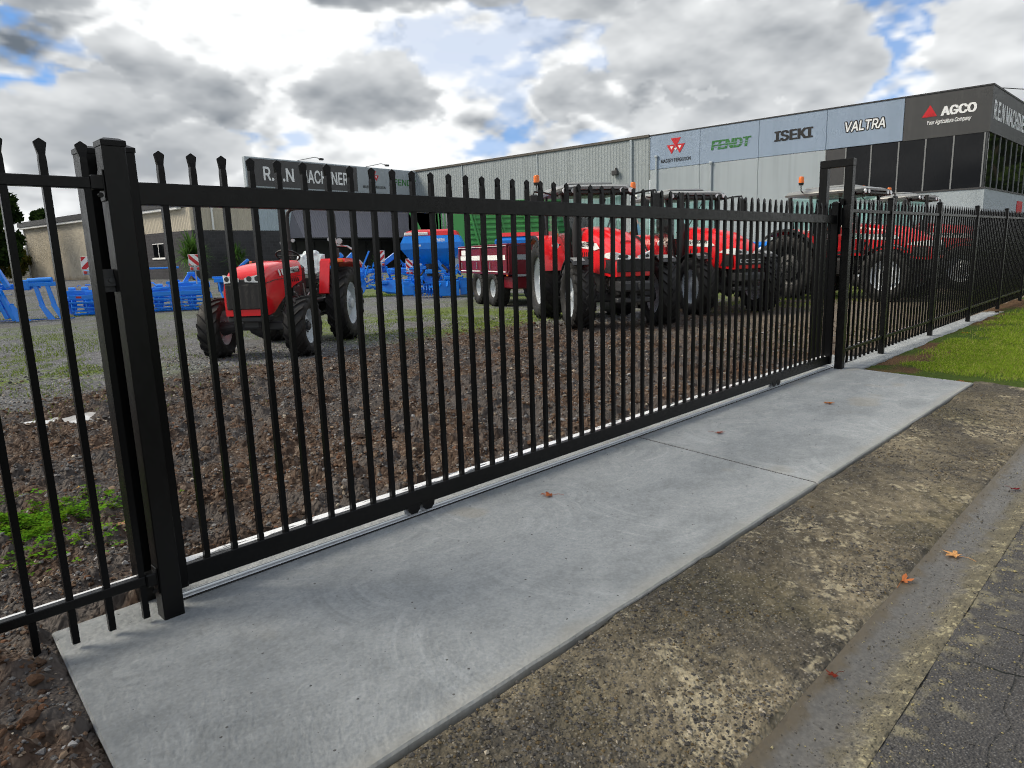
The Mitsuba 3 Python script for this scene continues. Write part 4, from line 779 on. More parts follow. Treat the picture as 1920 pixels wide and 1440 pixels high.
def rim_mesh(rim, W, dish=.10, side=1):
    """a steel wheel: barrel, drop centre, dished disc; side +1 puts the disc's face towards +y"""
    w = W / 2 * .74; s = side
    prof = [(rim + .018, s * w), (rim + .022, s * (w - .012)), (rim - .012, s * (w - .03)), (rim - .030, s * (w * .35)), (rim - .045, s * (w * .1 - .02)), (rim * .70, s * (w * .1 - .035 - dish * .2)), (rim * .62, s * (w * .1 + dish * .3)), (rim * .36, s * (w * .1 + dish * .55)), (rim * .30, s * (w * .1 + dish * .4)), (0, s * (w * .1 + dish * .4))]
    back = [(rim + .018, -s * w), (rim - .012, -s * (w - .03)), (rim - .04, -s * w * .2), (rim - .045, s * (w * .1 - .022))]
    a, b = revolve(prof, 36), revolve(back, 36)
    if s < 0: a.faces = np.asarray(a.faces)[:, ::-1]
    return cat_([a, b])
def hub_mesh(rim, W, dish, side):
    w = W / 2 * .74; y0 = side * (w * .1 + dish * .45); m = [tube([[0, y0 - side * .05, 0], [0, y0 + side * .055, 0], [0, y0 + side * .075, 0]], [rim * .26, rim * .24, rim * .12], 18)]
    for i in range(8):
        a = i * math.pi / 4; q = rim * .33; m.append(tube([[q * math.cos(a), y0, q * math.sin(a)], [q * math.cos(a), y0 + side * .03, q * math.sin(a)]], .016, 6))
    return cat_(m)
M['two_rim'] = two(M['rim_grey']); M['two_cast'] = two(M['cast_grey']); M['two_silver'] = two(M['silver_paint']); M['two_red'] = two(M['red_paint']); M['two_blue'] = two(M['blue_paint']); M['two_dark'] = two(M['dark_plastic'])
def arc_fender(r0, r1, a0, a1, y0, y1, n=16):
    a = np.radians(np.linspace(a0, a1, n)); out = [(r1 * math.cos(t), r1 * math.sin(t)) for t in a]; inn = [(r0 * math.cos(t), r0 * math.sin(t)) for t in a[::-1]]
    return xz_extrude(out + inn, y0, y1)
def at(m, x=0, y=0, z=0): return trimesh.Trimesh(np.asarray(m.vertices) + [x, y, z], m.faces, process=False)
def steer(m, x, y, z, deg): return xf(m, pose(x, y, z, deg))
class Model:
    """parts in local coordinates, written once and placed by copies"""
    def __init__(s): s.parts = []
    def add(s, name, mesh, bsdf, smooth=False):
        if isinstance(mesh, (list, tuple)): mesh = cat_(mesh)
        if getattr(s, 'cab_dx', 0) and name.split('__')[0] in ('cab_frame', 'windscreen', 'side_window', 'rear_window', 'roof', 'roof_hatch', 'roof_visor', 'work_light', 'interior', 'wiper', 'mirror', 'mirror_001', 'beacon'): mesh = at(mesh, s.cab_dx)
        s.parts.append((name, mikit.ply(mesh, bsdf, smooth)))
    def place(s, root, Mx, skip=(), only=None):
        for name, d in s.parts:
            if name.split('__')[0] in skip: continue
            ks = name.split('__'); 
            key = root + '__' + name
            if key in scene:
                i = 1
                if len(ks) == 1:
                    while f'{key}_{i:03d}' in scene: i += 1
                    key = f'{key}_{i:03d}'
                else:
                    while f'{root}__{ks[0]}__{ks[1]}_{i:03d}' in scene: i += 1
                    key = f'{root}__{ks[0]}__{ks[1]}_{i:03d}'
            scene[key] = {**d, 'to_world': T(Mx.tolist())}
def hood_loft(secs):
    """sections of (x, half width, top, bottom)"""
    S = []
    for x, w, t, b, r in secs:
        P = [(w * .98, b), (w, b + (t - b) * .35), (w * .985, t - r * 1.35), (w * .93, t - r * .62), (w * .80, t - r * .22), (w * .5, t - .012), (0, t), (-w * .5, t - .012), (-w * .80, t - r * .22), (-w * .93, t - r * .62), (-w * .985, t - r * 1.35), (-w, b + (t - b) * .35), (-w * .98, b)]
        S.append([[x, y, z] for y, z in P])
    return loft(S)
ML = np.eye(4); ML[:3, :3] = [[-1, 0, 0], [0, 0, 1], [0, 1, 0]]    # lettering on the left flank (reads from +y): x' -> -x
def flank_text(s, h, x, y, z, side, width, bold=True):
    m = meshkit.text_mesh(s, h, .003, bold); v = np.array(m.vertices); v[:, 0] -= v[:, 0].min(); v[:, 0] *= width / v[:, 0].max()
    if side > 0: W_ = np.array([[-1, 0, 0], [0, 0, 1], [0, 1, 0.]])     # columns: local x,y,z
    else: W_ = np.array([[1, 0, 0], [0, 0, -1], [0, 1, 0.]])
    w = v @ W_.T + [x, y, z]; return trimesh.Trimesh(w, m.faces, process=False)

# ------------------------------------------------------------------ the open-station tractor in front
def open_tractor():
    m = Model(); wb_ = 2.28
    for s, nm in ((-1, 'rear_wheel'), (1, 'rear_wheel_001')):
        W, R, rim = .37, .690, .395; y = s * .70
        m.add(nm + '__tyre', at(tyre_mesh(R, rim, W, 20, .034, -.34 if False else .34, .030), 0, y, R), 'rubber', 35)
        m.add(nm + '__rim', at(rim_mesh(rim, W, .16, s), 0, y, R), 'two_rim', 40); m.add(nm + '__hub', at(hub_mesh(rim, W, .16, s), 0, y, R), 'two_rim')
    for s, nm in ((-1, 'front_wheel'), (1, 'front_wheel_001')):
        W, R, rim = .33, .485, .275; y = s * .70; tu = 0 if s > 0 else 5
        for pn, g_, b_, sm in (('tyre', tyre_mesh(R, rim, W, 16, .030, .40, .026), 'rubber', 35), ('rim', rim_mesh(rim, W, .08, s), 'two_rim', 40), ('hub', hub_mesh(rim, W, .08, s), 'cast_grey', False)):
            m.add(nm + '__' + pn, steer(g_, wb_, y, R, tu), b_, sm)
    m.add('hood', hood_loft([(1.18, .34, 1.535, 1.18, .10), (1.6, .345, 1.525, 1.10, .10), (2.0, .340, 1.50, .95, .11), (2.3, .335, 1.475, .80, .12), (2.42, .330, 1.455, .73, .14), (2.60, .330, 1.405, .70, .15), (2.72, .322, 1.34, .70, .16), (2.765, .312, 1.27, .70, .14)]), 'red_paint', 50)
    m.add('grille', [box(2.730, 2.782, -.268, .268, .800, 1.180, .012)], 'grille_black')
    m.add('grille_surround', [box(2.700, 2.774, -.300, .300, .775, 1.275, .03)], 'two_dark')
    for s, nm in ((-1, 'headlight'), (1, 'headlight_001')):
        m.add(nm, hull([[2.700, s * .325, 1.235], [2.775, s * .285, 1.20], [2.792, s * .05, 1.215], [2.792, s * .045, 1.275], [2.775, s * .278, 1.325], [2.700, s * .330, 1.325], [2.700, s * .05, 1.22]]), 'lens')
        for q in (.115, .235): m.add(nm + '__reflector', at(tube([[2.788 - (q - .1) * .10, 0, 0], [2.797 - (q - .1) * .10, 0, 0]], [.042, .036], 14), 0, s * q, 1.262), 'cast_grey')
    m.add('side_decal', [xz_extrude([(1.30, 1.335), (1.36, 1.425), (2.12, 1.385), (2.06, 1.290)], s * .348 - .003, s * .348 + .003) for s in (-1, 1)] + [xz_extrude([(2.12, 1.285), (2.18, 1.38), (2.23, 1.375), (2.17, 1.28)], s * .348 - .003, s * .348 + .003) for s in (-1, 1)], 'white_paint')
    m.add('lettering', [flank_text('MASSEY FERGUSON', .058, 2.02, .3525, 1.325, 1, .70), flank_text('MASSEY FERGUSON', .058, 1.36, -.3525, 1.345, -1, .78)], 'text_black')
    m.add('hood_seam', [xz_extrude([(1.2, 1.262), (1.2, 1.268), (2.35, 1.232), (2.70, 1.19), (2.70, 1.184), (2.35, 1.226)], *sorted((s * .33, s * .3455))) for s in (-1, 1)] + [box(1.70, 1.706, -.30, .30, 1.49, 1.526)], 'dark_plastic')
    for s in (-1, 1):
        for i in range(5): m.add('air_vent', xz_extrude([(1.36 + .09 * i, 1.17), (1.39 + .09 * i, 1.235), (1.42 + .09 * i, 1.235), (1.39 + .09 * i, 1.17)], *sorted((s * .343, s * .3505))), 'two_dark')
    m.add('bumper', [box(2.45, 2.72, -.31, .31, .60, .695, .02)], 'cast_grey')
    m.add('axle', [beam([wb_, -.56, .50], [wb_, .56, .50], .15, .13, .02), tube([[wb_, -.62, .47], [wb_, -.40, .50]], [.12, .08], 12), tube([[wb_, .62, .47], [wb_, .40, .50]], [.12, .08], 12), tube([[wb_, -.14, .48], [wb_, 0, .48], [wb_, .14, .48]], [.10, .17, .10], 14), box(1.3, 2.6, -.14, .14, .48, .68, .03)], 'cast_grey')
    eng = [box(.95, 2.45, -.20, .20, .62, 1.20, .03), box(-.25, 1.0, -.24, .24, .45, 1.0, .05), tube([[0, -.62, .69], [0, .62, .69]], .14, 14), tube([[2.0, .24, .85], [2.0, .24, 1.15]], .06, 12), tube([[1.55, .23, .70], [1.55, .23, .92]], .055, 12), box(1.2, 1.5, .18, .30, .9, 1.1, .02)]
    r = np.random.default_rng(55)
    for i in range(46):
        p = np.array([r.uniform(.2, 2.2), r.choice([-1, 1]) * r.uniform(.20, .33), r.uniform(.6, 1.15)]); q = p + r.normal(0, .16, 3) * [1, .25, 1]; mid_ = (p + q) / 2 + r.normal(0, .05, 3); eng.append(tube([p, mid_, q], r.uniform(.009, .02), 6))
    m.add('engine', eng, 'dark_plastic')
    m.add('engine_pipe', [tube([[.6 + .3 * i, .34, .9 + .05 * (i % 2)], [.75 + .3 * i, .36, 1.0 - .1 * (i % 3)]], .011, 6) for i in range(4)] + [tube([[1.0, .30, .78], [1.1, .31, 1.12]], .016, 6)], 'steel')
    m.add('platform', [box(.15, 1.15, -.52, .52, .78, .83, .01), box(.72, 1.2, -.24, .24, .8, 1.44, .05), box(.3, .55, .40, .62, .52, .56, .01), box(.3, .55, -.62, -.40, .52, .56, .01)], 'dark_plastic')
    for s, nm in ((-1, 'fender'), (1, 'fender_001')):
        y0, y1 = sorted((s * .44, s * .90))
        top = [(-.62, 1.38), (-.50, 1.47), (.20, 1.535), (.46, 1.53), (.50, 1.46), (.46, 1.455), (.20, 1.475), (-.48, 1.42), (-.58, 1.34)]
        side = [(-.62, 1.38), (-.50, 1.47), (.20, 1.53), (.46, 1.525), (.56, 1.2), (.66, .92), (.60, .90), (.45, 1.2), (.30, 1.40), (-.4, 1.40)]
        m.add(nm, [xz_extrude(top, y0, y1), xz_extrude(side, *sorted((s * .44, s * .47))), xz_extrude([(.46, 1.50), (.505, 1.50), (.69, .92), (.66, .90)], *sorted((s * .44, s * .62)))], 'two_red', 30)
        m.add(nm + '__indicator', box(.49, .545, *sorted((s * .74, s * .87)), 1.462, 1.522, .008), 'amber'); m.add(nm + '__side_light', box(.49, .54, *sorted((s * .655, s * .738)), 1.465, 1.520, .008), 'lens')
    m.add('seat', [box(-.26, .28, -.24, .24, 1.08, 1.22, .05), box(-.1, .2, -.18, .18, .95, 1.08, .02), box(.24, .40, -.20, .20, 1.0, 1.22, .03)], 'dark_plastic')
    wr = trimesh.creation.icosphere(subdivisions=4); v = np.array(wr.vertices); v = np.sign(v) * np.abs(v) ** .45; v = v * [.075, .27, .23] + [-.20, 0, 1.47]; v[:, 0] -= (v[:, 2] - 1.25) * .25; top_ = v[:, 2] > 1.62; v[top_, 1] *= .62; v += (meshkit.fbm(v * 14, 3, 3) - .5)[:, None] * np.array([.05, .02, .03]); wr = trimesh.Trimesh(v, wr.faces, process=False)
    m.add('seat_back', wr, 'plastic_wrap', 40)
    a = np.linspace(0, 2 * math.pi, 33); sw = np.stack([.88 + .20 * np.cos(a) * math.cos(.5), .20 * np.sin(a), 1.60 + .20 * np.cos(a) * math.sin(.5)], 1)
    m.add('steering_wheel', [tube(sw, .016, 8, False), tube([[.88, 0, 1.59], [.98, 0, 1.42]], .03, 8), tube([[.7, 0, 1.51], [1.05, 0, 1.69]], .012, 6), tube([[.88, -.19, 1.6], [.88, .19, 1.6]], .012, 6)], 'dark_plastic')
    def bend(s): return [[-.42, s * .46, 1.0], [-.42, s * .46, 1.9], [-.42, s * .46, 2.34], [-.42, s * .44, 2.43], [-.42, s * .38, 2.49], [-.42, s * .28, 2.51], [-.42, 0, 2.51]]
    m.add('roll_bar', [tube(bend(-1), .036, 10), tube(bend(1), .036, 10), box(-.48, -.36, -.52, .52, .98, 1.06, .01), box(-.47, -.37, .41, .51, 1.55, 1.72, .01), box(-.47, -.37, -.51, -.41, 1.55, 1.72, .01)], 'dark_plastic', 30)
    for s, nm in ((-1, 'work_light'), (1, 'work_light_001')):
        m.add(nm, [tube([[-.40, s * .56, 1.86], [-.33, s * .56, 1.86]], [.05, .055], 12), tube([[-.40, s * .36, 1.90], [-.34, s * .36, 1.90]], [.03, .035], 10)], 'steel')
    m.add('sticker', [box(-.385, -.380, .43, .49, 1.78, 1.92)], 'white_paint')
    m.add('number_holder', [tube([[-.4, .5, 1.78], [-.38, .70, 1.76], [-.36, .80, 1.70]], .02, 6)], 'steel')
    m.add('linkage', [tube([[-.3, s * .3, .55], [-1.05, s * .42, .45]], .035, 8) for s in (-1, 1)] + [tube([[-.3, 0, 1.0], [-.9, 0, .8]], .03, 8)], 'cast_grey')
    return m
t = thing('open_tractor', 'small red tractor without a cab, roll bar and plastic wrapped seat', 'tractor')
FX, FY = 3.88, 7.53; hd = math.degrees(math.atan2(-.655, -.755))
hx, hy = math.cos(math.radians(hd)), math.sin(math.radians(hd))
open_tractor().place(t, pose(FX - 2.28 * hx, FY - 2.28 * hy, -.012, hd))

# ------------------------------------------------------------------ the cab tractors
def cab_tractor(face=0):
    m = Model(); wb_ = 2.66; m.cab_dx = .62 if face == 2 else 0
    for s, nm in ((-1, 'rear_wheel'), (1, 'rear_wheel_001')):
        W, R, rim = .50, .885, .535; y = s * .86
        m.add(nm + '__tyre', at(tyre_mesh(R, rim, W, 21, .045, .32, .036), 0, y, R), 'rubber', 35)
        m.add(nm + '__rim', at(rim_mesh(rim, W, .16, s), 0, y, R), 'two_silver' if face != 2 else 'two_cast', 40); m.add(nm + '__hub', at(hub_mesh(rim, W, .16, s), 0, y, R), 'two_silver' if face != 2 else 'cast_grey')
    for s, nm in ((-1, 'front_wheel'), (1, 'front_wheel_001')):
        W, R, rim = .42, .655, .385; y = s * .85
        for pn, g_, b_, sm in (('tyre', tyre_mesh(R, rim, W, 18, .040, .38, .032), 'rubber', 35), ('rim', rim_mesh(rim, W, .12, s), 'two_silver', 40), ('hub', hub_mesh(rim, W, .12, s), 'two_silver', False)):
            m.add(nm + '__' + pn, steer(g_, wb_, y, R, 0), b_, sm)
        y0, y1 = sorted((s * .68, s * 1.04))
        m.add('front_fender' if s < 0 else 'front_fender_001', [at(arc_fender(R + .07, R + .088, 56, 146, y0, y1), wb_, 0, R), at(arc_fender(R + .072, R + .11, 75, 118, *sorted((s * .66, s * .70))), wb_, 0, R)], 'two_dark', 40)
        m.add('fender_edge' if s < 0 else 'fender_edge_001', at(arc_fender(R + .089, R + .097, 66, 100, *sorted((s * .78, s * 1.0))), wb_, 0, R), 'cab_grey', 40)
    m.add('hood', hood_loft([(1.12, .43, 2.04, 1.18, .16), (1.7, .43, 1.985, 1.14, .17), (2.3, .425, 1.89, 1.10, .18), (2.8, .41, 1.76, 1.06, .19), (3.1, .39, 1.66, 1.04, .19), (3.30, .365, 1.56, 1.03, .18), (3.42, .335, 1.47, 1.03, .16), (3.47, .31, 1.42, 1.04, .13)]), 'red_paint', 50)
    m.add('hood_scoop', [hood_loft([(2.2, .20, 1.93, 1.80, .05), (2.7, .19, 1.85, 1.7, .05), (3.1, .15, 1.70, 1.6, .04)])], 'red_paint', 50)
    m.add('grille', [box(3.44, 3.492, -.318, .318, 1.118, 1.345, .010)], 'grille_black')
    for s in (-1, 1): m.add('side_grille', [xz_extrude([(2.90, 1.10), (2.95, 1.36), (3.36, 1.33), (3.38, 1.10)], *sorted((s * .395, s * .372)))], 'grille_black')
    if face == 1:
        m.add('grille_mark', [box(3.4925, 3.496, -.27 + .14 * i, -.155 + .14 * i, 1.165, 1.18) for i in range(4)] + [box(3.4925, 3.496, -.27 + .14 * i, -.155 + .14 * i, 1.225, 1.24) for i in range(4)] + [box(3.4925, 3.496, -.27 + .14 * i + q, -.258 + .14 * i + q, 1.165, 1.24) for i in range(4) for q in (0, .103)], 'white_paint')
    for s, nm in ((-1, 'headlight'), (1, 'headlight_001')):
        m.add(nm, hull([[3.30, s * .388, 1.36], [3.42, s * .362, 1.34], [3.515, s * .09, 1.345], [3.515, s * .06, 1.41], [3.44, s * .345, 1.485], [3.30, s * .388, 1.50], [3.35, s * .1, 1.36]]), 'lens')
        for q in (.15, .26): m.add(nm + '__reflector', at(tube([[3.500 - (q - .1) * .22, 0, 0], [3.522 - (q - .1) * .22, 0, 0]], [.036, .030], 12), 0, s * q, 1.40), 'cast_grey')
    m.add('nose_trim', [box(3.45, 3.500, -.30, .30, 1.352, 1.372, .004), xz_extrude([(2.85, 1.40), (3.28, 1.36), (3.30, 1.48), (3.05, 1.47)], -.402, -.378), xz_extrude([(2.85, 1.40), (3.28, 1.36), (3.30, 1.48), (3.05, 1.47)], .378, .402)], 'white_paint')
    m.add('side_decal', [xz_extrude([(1.35, 1.60), (1.35, 1.74), (2.55, 1.665), (2.75, 1.56), (2.45, 1.53)], *sorted((s * .428, s * .4345))) for s in (-1, 1)], 'white_paint')
    m.add('lettering', [flank_text('MASSEY FERGUSON', .085, 2.45, .437, 1.595, 1, 1.0), flank_text('MASSEY FERGUSON', .085, 1.42, -.437, 1.615, -1, 1.0)], 'text_black')
    m.add('side_vent', [xz_extrude([(1.5 + .14 * i, 1.26), (1.56 + .14 * i, 1.50), (1.60 + .14 * i, 1.50), (1.54 + .14 * i, 1.26)], *sorted((s * .428, s * .436))) for s in (-1, 1) for i in range(4)], 'two_dark')
    m.add('weight_bracket', [box(3.20, 3.62, -.29, .29, .76, .95, .02), box(3.62, 3.66, -.25, -.03, .79, .92, .01), box(3.62, 3.66, .03, .25, .79, .92, .01), box(3.3, 3.5, -.33, .33, .55, .64, .02), box(3.4, 3.5, -.06, .06, .60, .80, .01)], 'cast_grey')
    m.add('axle', [beam([wb_, -.66, .62], [wb_, .66, .62], .20, .18, .03), tube([[wb_, -.70, .655], [wb_, -.45, .63]], [.16, .10], 12), tube([[wb_, .70, .655], [wb_, .45, .63]], [.16, .10], 12), tube([[wb_, -.2, .6], [wb_, 0, .6], [wb_, .2, .6]], [.12, .22, .12], 14)], 'cast_grey')
    eng = [box(.8, 3.3, -.26, .26, .66, 1.15, .04), box(-.4, 1.0, -.34, .34, .6, 1.2, .06), tube([[0, -.8, .885], [0, .8, .885]], .2, 14), box(.3, 1.5, .36, .70, .62, 1.1, .06), box(.3, 1.5, -.70, -.36, .62, 1.1, .06), box(.5, .95, .70, .86, .5, .56, .01), box(.5, .95, .70, .86, .85, .90, .01), box(.5, .95, -.86, -.70, .5, .56, .01), box(.5, .95, -.86, -.70, .85, .90, .01)]
    r = np.random.default_rng(77)
    for i in range(30):
        p = np.array([r.uniform(1.0, 3.2), r.choice([-1, 1]) * r.uniform(.26, .38), r.uniform(.65, 1.1)]); q = p + r.normal(0, .18, 3) * [1, .2, 1]; eng.append(tube([p, (p + q) / 2 + r.normal(0, .05, 3), q], r.uniform(.01, .025), 6))
    m.add('engine', eng, 'dark_plastic')
    # cab
    hw0, hw1 = .68, .76
    pil = []
    for s in (-1, 1):
        pil += [beam([1.22, s * hw0 * .86, 1.25], [.98, s * hw1 * .93, 2.76], .07, .07, .01), beam([-.05, s * .80, 1.75], [-.10, s * .80, 2.76], .07, .06, .01), beam([-.66, s * hw0, 1.75], [-.72, s * hw1, 2.76], .09, .09, .01), beam([1.2, s * hw0 * .86, 1.27], [.45, s * hw0, 1.22], .06, .08), beam([.45, s * hw0, 1.22], [.1, s * .74, 1.72], .06, .06), beam([.1, s * .74, 1.74], [-.66, s * hw0, 1.74], .06, .06)]
    pil += [beam([1.22, -.58, 1.25], [1.22, .58, 1.25], .08, .1), beam([.98, -.70, 2.74], [.98, .70, 2.74], .08, .08), beam([-.68, -.7, 1.75], [-.68, .7, 1.75], .08, .08)]
    m.add('cab_frame', pil, 'dark_plastic')
    def pane(a, b, c, d): return trimesh.Trimesh([a, b, c, d], [[0, 1, 2], [0, 2, 3]], process=False)
    m.add('windscreen', pane([1.215, .57, 1.3], [1.215, -.57, 1.3], [.985, -.69, 2.72], [.985, .69, 2.72]), 'glass')
    for s in (-1, 1): m.add('side_window', pane([1.19, s * .59, 1.3], [.98, s * .71, 2.72], [-.10, s * .80, 2.72], [.12, s * .75, 1.76]), 'glass'); m.add('side_window', pane([-.08, s * .79, 1.78], [-.1, s * .80, 2.72], [-.70, s * .755, 2.72], [-.65, s * .68, 1.78]), 'glass')
    m.add('rear_window', pane([-.67, -.66, 1.8], [-.67, .66, 1.8], [-.72, .74, 2.72], [-.72, -.74, 2.72]), 'glass')
    S = []
    for x, w, z0, z1 in ((-.92, .70, 2.78, 2.86), (-.80, .82, 2.77, 2.915), (0, .87, 2.77, 2.955), (.9, .86, 2.77, 2.935), (1.20, .80, 2.78, 2.90), (1.31, .70, 2.80, 2.86)):
        S.append([[x, y, z] for y, z in ((w * .97, z0), (w, z0 + .05), (w * .97, z1 - .06), (w * .86, z1 - .01), (w * .5, z1), (0, z1), (-w * .5, z1), (-w * .86, z1 - .01), (-w * .97, z1 - .06), (-w, z0 + .05), (-w * .97, z0))])
    m.add('roof', loft(S), 'cab_grey', 40)
    m.add('roof_hatch', [box(-.45, .75, -.50, .50, 2.93, 3.0, .03)], 'cab_grey', 40)
    m.add('roof_visor', [box(1.0, 1.31, -.60, .60, 2.71, 2.775, .01), box(1.10, 1.295, -.82, -.44, 2.70, 2.80, .03), box(1.10, 1.295, .44, .82, 2.70, 2.80, .03)], 'dark_plastic')
    for s in (-1, 1):
        for q in (.53, .72): m.add('work_light', at(tube([[1.295, 0, 0], [1.325, 0, 0]], [.056, .050], 14), -.01, s * q, 2.775), 'lens')
    m.add('interior', [box(-.35, .15, -.26, .26, 1.35, 1.75, .06), box(-.40, -.25, -.26, .26, 1.7, 2.35, .06), box(.75, .95, -.2, .2, 1.25, 1.85, .05), box(-.1, .45, -.55, -.35, 1.4, 1.95, .05), box(-.6, .2, -.65, .65, 1.2, 1.3), tube([[.62, -.2, 1.93], [.72, 0, 1.96], [.62, .2, 1.93], [.52, 0, 1.88], [.62, -.2, 1.93]], .018, 6), tube([[1.0, .1, 1.5], [.9, .45, 2.3], [.92, .48, 2.5]], .02, 6), box(.9, .94, .38, .54, 2.2, 2.42, .01)], 'dark_plastic')
    m.add('wiper', [tube([[1.05, .25, 2.60], [1.16, -.25, 1.95]], .012, 5)], 'dark_plastic')
    for s, nm in ((-1, 'rear_fender'), (1, 'rear_fender_001')):
        y0, y1 = sorted((s * .60, s * 1.12))
        m.add(nm, [at(arc_fender(.985, 1.02, 14, 122, y0, y1, 20), 0, 0, .885), at(arc_fender(.72, 1.0, 30, 122, *sorted((s * .585, s * .615)), 16), 0, 0, .885)], 'two_red', 40)
        m.add(nm + '__edge', [at(arc_fender(.965, 1.03, 8, 128, *sorted((s * 1.1205, s * 1.155)), 20), 0, 0, .885)], 'two_dark', 40)
        m.add(nm + '__indicator', box(.98, 1.04, *sorted((s * .80, s * .90)), 1.83, 1.92, .02), 'amber'); m.add(nm + '__lamp', at(tube([[.99, 0, 0], [1.06, 0, 0]], [.07, .075], 14), 0, s * .88, 1.66), 'lens'); m.add(nm + '__lamp_bracket', [tube([[.80, s * .72, 1.68], [.99, s * .88, 1.66], [.98, s * .85, 1.88]], .022, 6)], 'dark_plastic')
    m.add('exhaust', [tube([[1.42, -.52, 1.3], [1.42, -.52, 1.45], [1.42, -.52, 2.1], [1.42, -.52, 2.15], [1.42, -.52, 2.85]], [.06, .085, .085, .05, .05], 14)], 'dark_plastic', 40)
    for s, nm in ((-1, 'mirror'), (1, 'mirror_001')):
        m.add(nm, [tube([[1.0, s * .80, 2.70], [1.10, s * 1.12, 2.76], [1.14, s * 1.34, 2.78], [1.14, s * 1.36, 2.72]], .020, 8), box(1.10, 1.19, *sorted((s * 1.26, s * 1.46)), 2.33, 2.72, .03)], 'dark_plastic')
    m.add('beacon', [tube([[-.30, -.86, 2.86], [-.30, -.96, 2.90], [-.30, -.97, 3.05]], .016, 6)], 'dark_plastic')
    m.add('beacon__base', [tube([[-.30, -.97, 3.05], [-.30, -.97, 3.11]], [.06, .07], 14)], 'dark_plastic')
    m.add('beacon__lamp', [tube([[-.30, -.97, 3.11], [-.30, -.97, 3.25], [-.30, -.97, 3.275]], [.070, .066, .045], 16)], 'amber', 40)
    m.add('hitch', [tube([[-.4, s * .35, .75], [-1.2, s * .45, .6]], .045, 8) for s in (-1, 1)], 'cast_grey')
    return m
CT0, CT1, CT2 = cab_tractor(0), cab_tractor(1), cab_tractor(2)
def put_tractor(model, label, fx, fy, hx, hy, s=1.0, z=-.012):
    """by the ground point under the front axle and the heading"""
    L = math.hypot(hx, hy); hx, hy = hx / L, hy / L; k = thing('cab_tractor', label, 'tractor', 'red cab tractors parked in a row')
    model.place(k, pose(fx - 2.66 * s * hx, fy - 2.66 * s * hy, z, math.degrees(math.atan2(hy, hx)), s)); return k
put_tractor(CT0, 'nearest red cab tractor, facing the gate with a pale grey roof and orange beacon', 10.10, 5.02, -.575, -.818)
put_tractor(CT1, 'second red cab tractor, white squares on its grille, partly behind the nearest cab tractor', 13.95, 4.72, -.48, -.876)
put_tractor(CT2, 'third red cab tractor seen from the side behind the tall gate frame', 19.35, 2.55, -.12, -.99, 1.03)
k5 = put_tractor(CT1, 'farthest red cab tractor with two orange beacons, beyond the tall gate frame', 24.3, 1.95, -.10, -.99, 1.03)
for q in list(scene):
    if q.startswith(k5 + '__beacon'):
        d = scene[q]; Mx = np.array(d['to_world'].matrix, float); F_ = np.diag([1., -1, 1, 1]); F_[0, 3] = .0
        scene[q.replace('__beacon', '__beacon_001', 1)] = {**d, 'to_world': T((Mx @ F_).tolist())}

# ------------------------------------------------------------------ maroon tipping trailer, green wagon
tr_ = Model()
LT, WT = 4.4, 2.2        # local: x forwards along the trailer, origin on the ground at the near left corner, body extends to -x and to +y
def trailer():
    m = Model(); zb, zt_ = 1.02, 1.74
    m.add('body', [box(-LT, 0, 0, .04, zb, zt_, .005), box(-LT, 0, WT - .04, WT, zb, zt_, .005), box(-.04, 0, .04, WT - .04, zb, zt_), box(-LT, -LT + .04, .04, WT - .04, zb, zt_), box(-LT, 0, 0, WT, zb - .06, zb - .001)], 'maroon')
    m.add('top_rail', [box(-LT - .02, .03, -.045, .045, zt_, zt_ + .07, .01), box(-LT - .02, .03, WT - .045, WT + .045, zt_, zt_ + .07, .01), box(-.035, .035, .05, WT - .05, zt_ + .002, zt_ + .068, .01)], 'maroon')
    m.add('rib', [box(x - .05, x + .05, -.05, .0, zb, zt_, .01) for x in (-LT + .05, -2.2, -.05)] + [box(-.0, .05, y - .05, y + .05, zb, zt_, .01) for y in (.05, WT - .05)], 'maroon')
    m.add('stripe', [box(-LT + .12, -2.28, -.008, -.002, 1.36, 1.50), box(-2.12, -.12, -.008, -.002, 1.36, 1.50)], 'white_paint')
    m.add('front_stripe', [box(.001, .006, .1, WT - .1, 1.36, 1.50)], 'sign_light')  # the white stripe continued, greyed for the shade on this end
    m.add('maker_plate', [box(-LT + .22, -LT + 1.15, -.009, -.003, 1.52, 1.68)], 'white_paint')
    m.add('edge_strip', [box(-LT, 0, -.012, -.002, zb + .0, zb + .03), box(-LT, 0, -.05, -.046, zt_ + .005, zt_ + .02)], 'white_paint')
    m.add('latch', [tube([[x, -.03, 1.10], [x, -.035, 1.30]], .015, 6) for x in (-4.1, -3.2, -2.6, -1.4, -.7)], 'steel')
    m.add('chassis', [box(-LT + .3, .9, .70, .80, .72, .955, .01), box(-LT + .3, .9, WT - .80, WT - .70, .72, .955, .01), beam([.7, WT / 2, .75], [2.0, WT / 2, .55], .16, .16, .02), box(-2.2, -1.2, .3, 1.9, .55, .72, .05), box(-.9, -.1, .2, .8, .55, .9, .03)], 'maroon')
    for i, x in enumerate((-2.75, -1.45)):
        for j, y in enumerate((.22, WT - .22)):
            nm = 'wheel' if i + j == 0 else f'wheel_{2 * i + j:03d}'; s = -1 if j == 0 else 1
            m.add(nm + '__tyre', at(tyre_mesh(.54, .27, .44, 22, .022, .22, .03), x, y, .54), 'rubber', 35); m.add(nm + '__rim', at(rim_mesh(.27, .44, .06, s), x, y, .54), 'two_silver', 40)
    m.add('axle', [tube([[x, .2, .54], [x, WT - .2, .54]], .06, 8) for x in (-2.75, -1.45)], 'cast_grey')
    m.add('side_lamp', [box(-.1, -.02, -.02, -.0, .92, .955)], 'amber'); m.add('front_lettering', [box(.05, .055, .25, .75, .90, .96)], 'sign_light')
    return m
